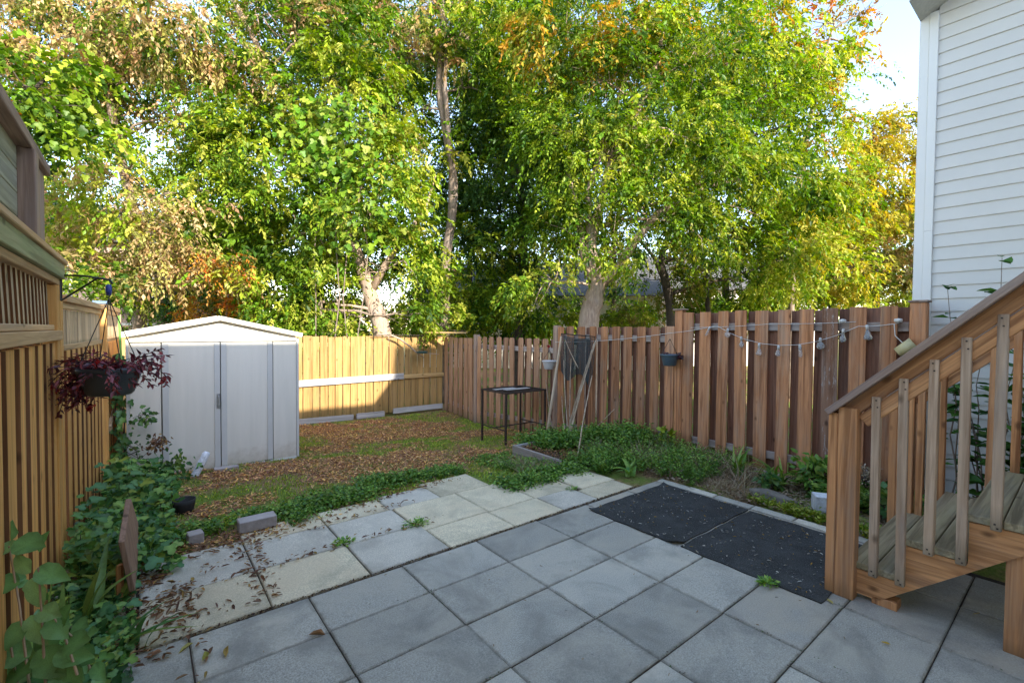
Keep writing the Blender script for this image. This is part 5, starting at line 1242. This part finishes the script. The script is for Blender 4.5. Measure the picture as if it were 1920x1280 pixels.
# shrub by the house wall behind the stairs
sb_ = wroot('wall_shrub', W(5.5, .45, 0), 'tall green shrub growing against the white siding behind the stairs', 'shrub'); o_ = sb_.location.copy(); sm = MB(); SL = []
WL = [onemesh('shrub_leaf', WIDE, 1.0, c, M['weed'], seed=60+i, wid=.95) for i, c in enumerate([(.06, .17, .03), (.09, .23, .04), (.13, .30, .05), (.05, .14, .04)])]
for k in range(24):
    a0, b0 = 5.45+random.gauss(0, .07), .42+random.gauss(0, .16); tx = (random.uniform(5.2, 5.65), b0+random.gauss(0, .16), random.uniform(.9, 1.75))
    if k == 0: tx = (5.45, .80, 2.02); b0 = .7
    if k == 1: tx = (5.5, .50, 2.25); b0 = .5
    q0 = W(a0, b0, -.02)-o_; q1 = W(*tx)-o_; pts = [q0.lerp(q1, i/8)+Vector((random.gauss(0, .012), random.gauss(0, .012), 0)) for i in range(9)]
    sm.tube(pts, [.008*(1-i/11) for i in range(9)], 5)
    for i in range(2, 9):
        for s_ in range(3):
            th = random.uniform(0, 6.28); leaf_obj(sb_, pts[i]+Vector((0, 0, random.uniform(-.03, .03))), (math.cos(th), math.sin(th), random.uniform(-.35, .25)), (random.gauss(0, .2), random.gauss(-.2, .2), 1), random.uniform(.07, .15), WL)
link('stems', sm.mesh('st', smooth=True), M['bark'], sb_)

# ================================================================== BACKGROUND
def bhouse(name, label, c, rot, sx, sy, h, wmat, roofh, wins):
    r = wroot(name, c, label, 'house'); r.rotation_euler = (0, 0, rot)
    link('wall', MB().box(-sx/2, sx/2, -sy/2, sy/2, -.5, h).mesh('w'), M[wmat], r)
    link('roof', MB().prism([(-sy/2-.4, h+.003), (sy/2+.4, h+.003), (0, h+roofh)], 0, -sx/2-.3, sx/2+.3).mesh('r'), M['shingle'], r)
    for (x, z, ww, hh) in wins:
        f = link('window', MB().box(-ww/2-.08, ww/2+.08, -.05, 0, -hh/2-.08, hh/2+.08).mesh('wf'), M['siding_trim'], r, (x, -sy/2, z))
        link('pane', MB().box(-ww/2, ww/2, -.015, 0, -hh/2, hh/2).mesh('wp'), M['window'], f, (0, -.052, 0))
bhouse('far_house', 'pale house glimpsed behind the middle trees', Vector((1.5, 27, -.3)), -.1, 12, 8, 3.6, 'housewall', 2.2, [(-4, 1.8, 1.2, 1.2), (-1, 1.8, 1.2, 1.2), (2.5, 1.8, 1.6, 1.2), (5, 1.7, .9, 2)])
bhouse('far_house', 'pinkish house glimpsed behind the tan seeded tree at left', Vector((-17, 22, -.3)), .5, 9, 8, 5.2, 'housebrick', 2.2, [(-2.5, 3.6, 1.2, 1.2), (0, 3.6, 1.2, 1.2), (2.5, 3.6, 1.2, 1.2), (0, 1.4, 1.4, 1.2)])
bhouse('far_house', 'light house glimpsed behind the ash trunks at right', Vector((13, 30, -.3)), .15, 10, 8, 4.2, 'housewall', 2.4, [(-3, 2, 1.2, 1.3), (0, 2, 1.2, 1.3), (3, 2, 1.2, 1.3)])

def B(px, py, Y, rpx, pal, pal2=None, mix=0.0): return (at(px, py, Y), rpx/FOC*Y, pal, pal2, mix)
def TR(lst, Y): return [(at(px, py, Y+dy), r_) for px, py, r_, dy in lst]
def gbase(px, Y, z=-.32): p = at(px, 700, Y); p.z = z; return p

# the big box elder behind the yellow fence (left of centre)
Y = 11.0
tree('box_elder_tree', 'large leafy box elder with a leaning forked trunk behind the yellow fence', [(gbase(728, Y), .24), (at(716, 625, Y), .21), (at(700, 575, Y), .19), (at(676, 500, Y), .15), (at(640, 400, Y+.2), .12), (at(590, 280, Y+.3), .10), (at(540, 180, Y+.3), .085), (at(485, 100, Y+.2), .07), (at(430, 0, Y), .055)], M['bark_pale'],
     [B(520, 300, 10.8, 140, 'yg', 'g', .4), B(650, 190, 10.6, 115, 'yg', 'g', .4), B(560, 440, 10.6, 120, 'g', 'yg', .4), B(690, 390, 10.6, 105, 'yg', 'g', .35), B(470, 170, 10.8, 95, 'g', 'tan', .35), B(620, 60, 11, 110, 'g', 'tan', .3),
      B(755, 490, 10.6, 62, 'yg', 'g', .3), B(520, 560, 10.7, 85, 'g', 'yg', .4), B(625, 535, 10.6, 62, 'yg', 'g', .3), B(430, 300, 10.9, 75, 'g', 'yg', .3), B(500, 30, 11.2, 100, 'g', 'tan', .45), B(750, 290, 10.9, 75, 'yg', 'tan', .15), B(430, 430, 11, 75, 'g', 'o', .1)],
     extra=[TR([(690, 560, .10, 0), (720, 500, .08, -.1), (770, 430, .05, -.1), (800, 380, .03, .0), (815, 330, .012, .2)], Y)], dens=1.05)
# boughs over the yellow fence
tree('box_elder_tree', 'low leafy young tree spilling over the yellow fence beside the shed', [(gbase(610, 10.7), .06), (at(605, 640, 10.6), .05), (at(600, 560, 10.5), .03)], M['bark'],
     [B(590, 640, 10.25, 48, 'yg', 'g', .3), B(640, 615, 10.3, 42, 'yg', 'g', .3), B(565, 690, 10.1, 34, 'yg', 'g', .3), B(560, 600, 10.5, 50, 'g', 'yg', .5), B(765, 600, 11.3, 38, 'g', 'yg', .5), B(790, 590, 11, 45, 'yg', 'g', .4)], dens=.8, leaf=.10)
Y = 12.3
tree('tall_tree', 'tall slim tree with a bare winding trunk rising behind the fence corner', [(gbase(838, Y), .15), (at(833, 560, Y), .13), (at(836, 480, Y), .125), (at(846, 400, Y), .12), (at(846, 320, Y), .11), (at(832, 240, Y), .10), (at(820, 160, Y), .095), (at(826, 80, Y), .08), (at(822, -20, Y), .06)], M['bark'],
     [B(740, 110, 12.6, 95, 'g', 'tan', .25), B(890, 60, 12.6, 100, 'g', 'yg', .3), B(780, 20, 12.5, 90, 'g', 'tan', .3), B(900, 170, 12.9, 75, 'g', 'yg', .2), B(760, 220, 12.7, 60, 'g', 'yg', .3), B(870, 620, 12.2, 45, 'g', 'yg', .6), B(848, 290, 12.0, 22, 'yg', 'tan', .3), B(840, 520, 12.0, 30, 'yg', 'tan', .2), B(815, 600, 11.9, 30, 'yg', 'g', .3), B(830, 110, 12.0, 26, 'yg', 'tan', .3), B(800, 540, 12.8, 50, 'yg', 'g', .5)],
     extra=[TR([(846, 350, .08, 0), (838, 250, .07, -.2), (830, 150, .05, -.2), (836, 60, .04, -.2)], Y)], dens=.85)
Y = 14.0
tree('dense_tree', 'dark dense tree filling the middle behind the slim trunk', [(gbase(972, Y), .16), (at(975, 600, Y), .15), (at(980, 480, Y), .13), (at(970, 300, Y), .10), (at(960, 120, Y), .07)], M['bark_dark'],
     [B(940, 330, 13.8, 130, 'd', 'g', .35), B(900, 480, 13.6, 95, 'd', 'yg', .35), B(1000, 440, 13.6, 95, 'g', 'd', .4), B(930, 190, 13.8, 115, 'g', 'd', .4), B(1010, 100, 13.8, 105, 'g', 'd', .3), B(980, 570, 13.4, 55, 'yg', 'g', .4), B(900, 570, 13.6, 55, 'g', 'yg', .5), B(860, 400, 14, 70, 'd', 'g', .3)], dens=.95)
Y = 10.6
tree('ash_tree', 'spreading ash with a thick forked pale trunk behind the brown fence', [(gbase(1100, Y), .27), (at(1103, 610, Y), .24), (at(1113, 560, Y), .22), (at(1120, 520, Y), .19), (at(1106, 455, Y), .12), (at(1125, 380, Y), .10), (at(1150, 280, Y), .08), (at(1210, 170, Y), .065), (at(1245, 40, Y), .05)], M['bark_pale'],
     [B(1130, 290, 10.4, 120, 'yg', 'g', .4), B(1060, 430, 10.4, 80, 'yg', 'g', .3), B(1215, 400, 10.3, 95, 'yg', 'g', .35), B(1260, 250, 10.4, 120, 'yg', 'g', .4), B(1120, 150, 10.5, 105, 'g', 'yo', .25), B(1060, 60, 10.5, 100, 'yo', 'g', .5), B(1190, 50, 10.5, 105, 'yo', 'yg', .5),
      B(1310, 110, 10.6, 110, 'g', 'yg', .3), B(1350, 320, 10.5, 105, 'g', 'yg', .45), B(1020, 530, 10.3, 60, 'yg', 'g', .25), B(1180, 480, 10.2, 50, 'yg', 'tan', .15), B(1030, 250, 10.7, 80, 'g', 'yg', .4), B(1300, 430, 10.2, 60, 'yg', 'g', .4)],
     extra=[TR([(1122, 535, .14, 0), (1160, 500, .12, -.1), (1180, 462, .10, -.1), (1230, 400, .08, -.2), (1330, 345, .045, -.1), (1440, 320, .02, .1), (1500, 330, .006, .2)], Y), TR([(1112, 530, .10, 0), (1092, 480, .08, 0), (1086, 400, .06, .1), (1060, 320, .05, .1)], Y),
            TR([(1106, 460, .09, 0), (1100, 360, .07, .2), (1140, 230, .05, .2), (1180, 110, .04, .1)], Y), TR([(1230, 400, .06, -.2), (1290, 370, .035, -.1), (1380, 385, .015, .1), (1420, 400, .005, .3)], Y)], dens=.8, leaf=.10, spray=.36, droop=1.0)
Y = 12.6
tree('ash_tree', 'slender dark trunked ash standing behind the fence post cap', [(gbase(1262, Y), .13), (at(1258, 600, Y), .12), (at(1250, 540, Y), .11), (at(1240, 480, Y), .09), (at(1270, 400, Y), .07), (at(1330, 280, Y), .05)], M['bark_dark'],
     [B(1420, 200, 12.4, 130, 'yg', 'g', .4), B(1400, 50, 12.5, 110, 'yg', 'yo', .3), B(1500, 330, 12.3, 110, 'yg', 'g', .3), B(1370, 470, 12.3, 85, 'g', 'yg', .4), B(1500, 120, 12.3, 75, 'yg', 'yo', .35), B(1480, 480, 12.2, 85, 'yg', 'y', .2), B(1250, 520, 12.8, 50, 'ol', 'g', .4), B(1560, 230, 12.3, 45, 'yg', 'yo', .4)],
     extra=[TR([(1250, 540, .06, 0), (1225, 480, .05, 0), (1190, 440, .03, 0)], Y), TR([(1330, 600, .07, .2), (1320, 520, .06, .2), (1350, 440, .04, .2)], Y)], dens=.85, droop=1.0)
tree('ash_tree', 'thin sparse tree tip with orange leaves reaching into the blue sky', [(gbase(1480, 13.4), .10), (at(1490, 400, 13.2), .08), (at(1530, 150, 13), .05), (at(1560, 40, 13), .02)], M['bark'],
     [B(1540, 40, 13, 70, 'yo', 'o', .45), B(1620, 20, 13, 38, 'o', 'yo', .5), B(1600, 90, 13, 28, 'o', 'yo', .4), B(1575, 150, 13, 35, 'yo', 'g', .5), B(1540, 330, 13.3, 70, 'yg', 'y', .4)], dens=.38, droop=1.0)
Y = 15.5
tree('yellow_tree', 'autumn yellow tree beside the house corner at the right', [(gbase(1640, Y), .16), (at(1640, 560, Y), .14), (at(1635, 420, Y), .10), (at(1640, 260, Y), .05)], M['bark'],
     [B(1600, 370, 15, 85, 'y', 'yg', .4), B(1660, 300, 15.2, 75, 'y', 'yo', .35), B(1620, 240, 15.2, 50, 'y', 'yo', .3), B(1690, 230, 15.4, 35, 'yo', 'y', .5), B(1690, 380, 15.3, 60, 'y', 'ol', .3), B(1660, 470, 15, 75, 'ol', 'tan', .5), B(1570, 500, 14.8, 75, 'yg', 'y', .4), B(1620, 560, 14.6, 60, 'yg', 'ol', .4), B(1700, 540, 14.8, 55, 'ol', 'yg', .4), B(1540, 420, 15, 65, 'yg', 'y', .5)], dens=1.15, leaf=.13)
Y = 9.6
tree('box_elder_tree', 'box elder hung with tan seed clusters left above the shed', [(gbase(255, 10.6), .16), (at(262, 600, 10.6), .14), (at(270, 480, 10.4), .12), (at(230, 330, 10.2), .09), (at(200, 180, 10), .07), (at(180, 20, 9.9), .05)], M['bark'],
     [B(210, 390, 9.6, 95, 'tan', 'yg', .3), B(330, 430, 9.6, 85, 'tan', 'yg', .25), B(150, 480, 9.3, 62, 'tan', 'yg', .35), B(300, 520, 9.8, 62, 'tan', 'ol', .4), B(250, 300, 9.7, 58, 'yg', 'tan', .4), B(380, 360, 9.9, 48, 'yg', 'g', .4), B(390, 500, 10, 55, 'tan', 'o', .25),
      B(120, 60, 9.4, 100, 'tan', 'ol', .4), B(300, 60, 9.6, 95, 'tan', 'g', .4), B(20, 30, 9, 80, 'tan', 'g', .3), B(250, 140, 9.9, 60, 'tan', 'g', .45), B(400, 90, 10.2, 75, 'g', 'tan', .5), B(230, 30, 10.3, 80, 'tan', 'g', .4), B(190, 200, 10.4, 42, 'g', 'tan', .4), B(80, 210, 9.6, 50, 'yg', 'tan', .4), B(330, 200, 10.2, 42, 'tan', 'g', .4), B(220, 575, 10.2, 40, 'g', 'yg', .4), B(380, 230, 10.4, 40, 'd', 'g', .5), B(240, 215, 10.3, 48, 'g', 'tan', .4), B(170, 320, 9.8, 50, 'yg', 'tan', .5), B(60, 400, 9.2, 50, 'tan', 'yg', .4)],
     dens=.80, leaf=.10, droop=1.3)
Y = 7.2
tree('maple_tree', 'broad leaved maple with a few orange leaves at the top left', [(gbase(-60, 7.4), .12), (at(-50, 500, 7.4), .10), (at(-20, 300, 7.3), .07), (at(40, 180, 7.2), .04)], M['bark_dark'],
     [B(50, 170, 7.2, 75, 'g', 'o', .10), B(110, 220, 7.3, 60, 'g', 'yg', .3), B(150, 130, 7.6, 42, 'yg', 'g', .4), B(30, 270, 7.1, 60, 'g', 'd', .4), B(160, 270, 7.7, 35, 'g', 'r', .08), B(130, 530, 7.9, 33, 'g', 'yg', .3), B(195, 540, 8.6, 30, 'g', 'yg', .3)], T=IVY, leaf=.085, dens=.42, nl=5, limbs=True)
tree('red_shrub', 'orange red shrub glowing behind the shed roof', [(gbase(425, 13), .06), (at(425, 620, 13), .05), (at(430, 540, 13), .03)], M['bark'], [B(430, 535, 13, 42, 'o', 'y', .2), B(370, 585, 12.8, 35, 'o', 'ol', .3), B(440, 590, 13, 36, 'o', 'g', .3)], dens=.8, cat='shrub', leaf=.09)
# heart shaped vine leaves climbing the box elder
r = wroot('climbing_vine', at(640, 560, 9.95), 'grape vine with large bright leaves hanging in the box elder crown', 'vine'); o_ = r.location.copy(); n = 620
px = np.concatenate([rng.normal(650, 45, n//2), rng.normal(590, 40, n-n//2)]); py = np.concatenate([rng.uniform(190, 470, n//2), rng.uniform(180, 330, n-n//2)])
P = np.array([at(x, y, 9.75+rng.uniform(-.25, .25)) for x, y in zip(px, py)])-np.array(o_)
link('leaves', scatter('vl', IVY, P, rng.normal(size=(n, 3))*.5+[0, -.4, -1], rng.normal(size=(n, 3))*.4+[0, -1, .5], rng.uniform(.10, .19, n), pick('yg', n, .2)*[.75, .95, .9], M['leaf']), None, r)
sm = MB()
for k in range(4): x0 = 600+25*k; sm.tube([at(x0+random.gauss(0, 8), y, 10.0)-o_ for y in (640, 560, 470, 380, 280, 190)], .012, 5)
link('stems', sm.mesh('st'), M['bark'], r)
for (px, Y, rr_, py, pal, lb) in [(470, 14.2, 42, 585, 'g', 'round green bush behind the shed roof, left one'), (545, 14.6, 45, 580, 'yg', 'light green bush behind the shed and fence joint'), (655, 14.8, 42, 590, 'g', 'green bush left of the leaning trunk'),
        (775, 14.4, 40, 595, 'yg', 'light green bush between the leaning trunk and the slim trunk'), (900, 14.9, 42, 590, 'g', 'green bush right of the slim trunk'), (1010, 14.6, 42, 588, 'yg', 'light green bush left of the forked ash trunk'), (1180, 15.2, 40, 580, 'ol', 'olive bush right of the forked ash trunk'), (1320, 15.6, 42, 568, 'g', 'green bush behind the fence post cap'), (1450, 15.4, 45, 560, 'yg', 'light green bush behind the string lights')]:
    tree('bush', lb, [(gbase(px, Y), .05), (at(px, 620, Y), .04), (at(px, 590, Y), .02)], M['bark'], [B(px, py, Y, rr_, pal, 'yg', .3), B(px-30, py+18, Y+.3, rr_*.8, pal, 'yg', .3), B(px+32, py+12, Y-.3, rr_*.85, pal, 'g', .3)], dens=.9, leaf=.12, limbs=False, cat='bush', group='bushes behind the fences')
# trees farther back closing the gaps
bk_ = [('hedge_tree', 'dark rounded tree far behind the left trees', 60, 18, [(60, 480, 95), (120, 580, 70), (0, 330, 90), (160, 420, 60)], 'd'),
       ('hedge_tree', 'dark broad tree far behind the tan seeded tree', 330, 18.5, [(120, 180, 80), (60, 80, 90), (180, 60, 80), (300, 110, 80), (380, 200, 60), (400, 300, 60), (240, 330, 60), (330, 520, 85), (420, 570, 70), (250, 590, 60), (420, 420, 75), (480, 520, 75)], 'd'),
       ('hedge_tree', 'dark tree far behind the box elder crown', 600, 18.5, [(600, 560, 70), (560, 420, 100), (680, 460, 100), (640, 280, 110), (760, 380, 85), (740, 560, 60), (540, 200, 80), (700, 120, 100), (600, 20, 100)], 'd'),
       ('hedge_tree', 'green tree far behind the slim winding trunk', 880, 19, [(880, 300, 100), (860, 450, 80), (840, 120, 100), (940, 60, 100), (1000, 250, 100), (1010, 380, 80), (930, 520, 60)], 'g'),
       ('hedge_tree', 'green tree far behind the ash crown', 1150, 19, [(1150, 420, 90), (1100, 300, 100), (1240, 330, 100), (1200, 180, 110), (1120, 60, 100), (1300, 60, 100), (1330, 220, 100), (1180, 560, 50), (1060, 580, 40)], 'g'),
       ('hedge_tree', 'olive tree far behind the ash trunks near the fence post cap', 1360, 18, [(1330, 560, 60), (1290, 480, 55), (1400, 560, 55), (1440, 420, 90), (1380, 350, 90), (1420, 150, 90), (1470, 540, 55)], 'ol'),
       ('hedge_tree', 'bright green bush row tree behind the right end of the fence', 1560, 18, [(1540, 560, 55), (1500, 470, 75), (1600, 480, 70), (1680, 560, 60), (1720, 470, 60), (1560, 380, 70), (1650, 400, 70)], 'yg')]
for nm_, lb, px, Y, bl_, pal in bk_:
    tree(nm_, lb, [(gbase(px, Y), .16), (at(px, 560, Y), .13), (at(px, 420, Y), .07)], M['bark_dark'], [B(x, y, Y+random.uniform(-.6, .6), r_, pal, 'g' if pal != 'g' else 'd', .4) for x, y, r_ in bl_], leaf=.16, dens=.95, spray=.5, limbs=False)
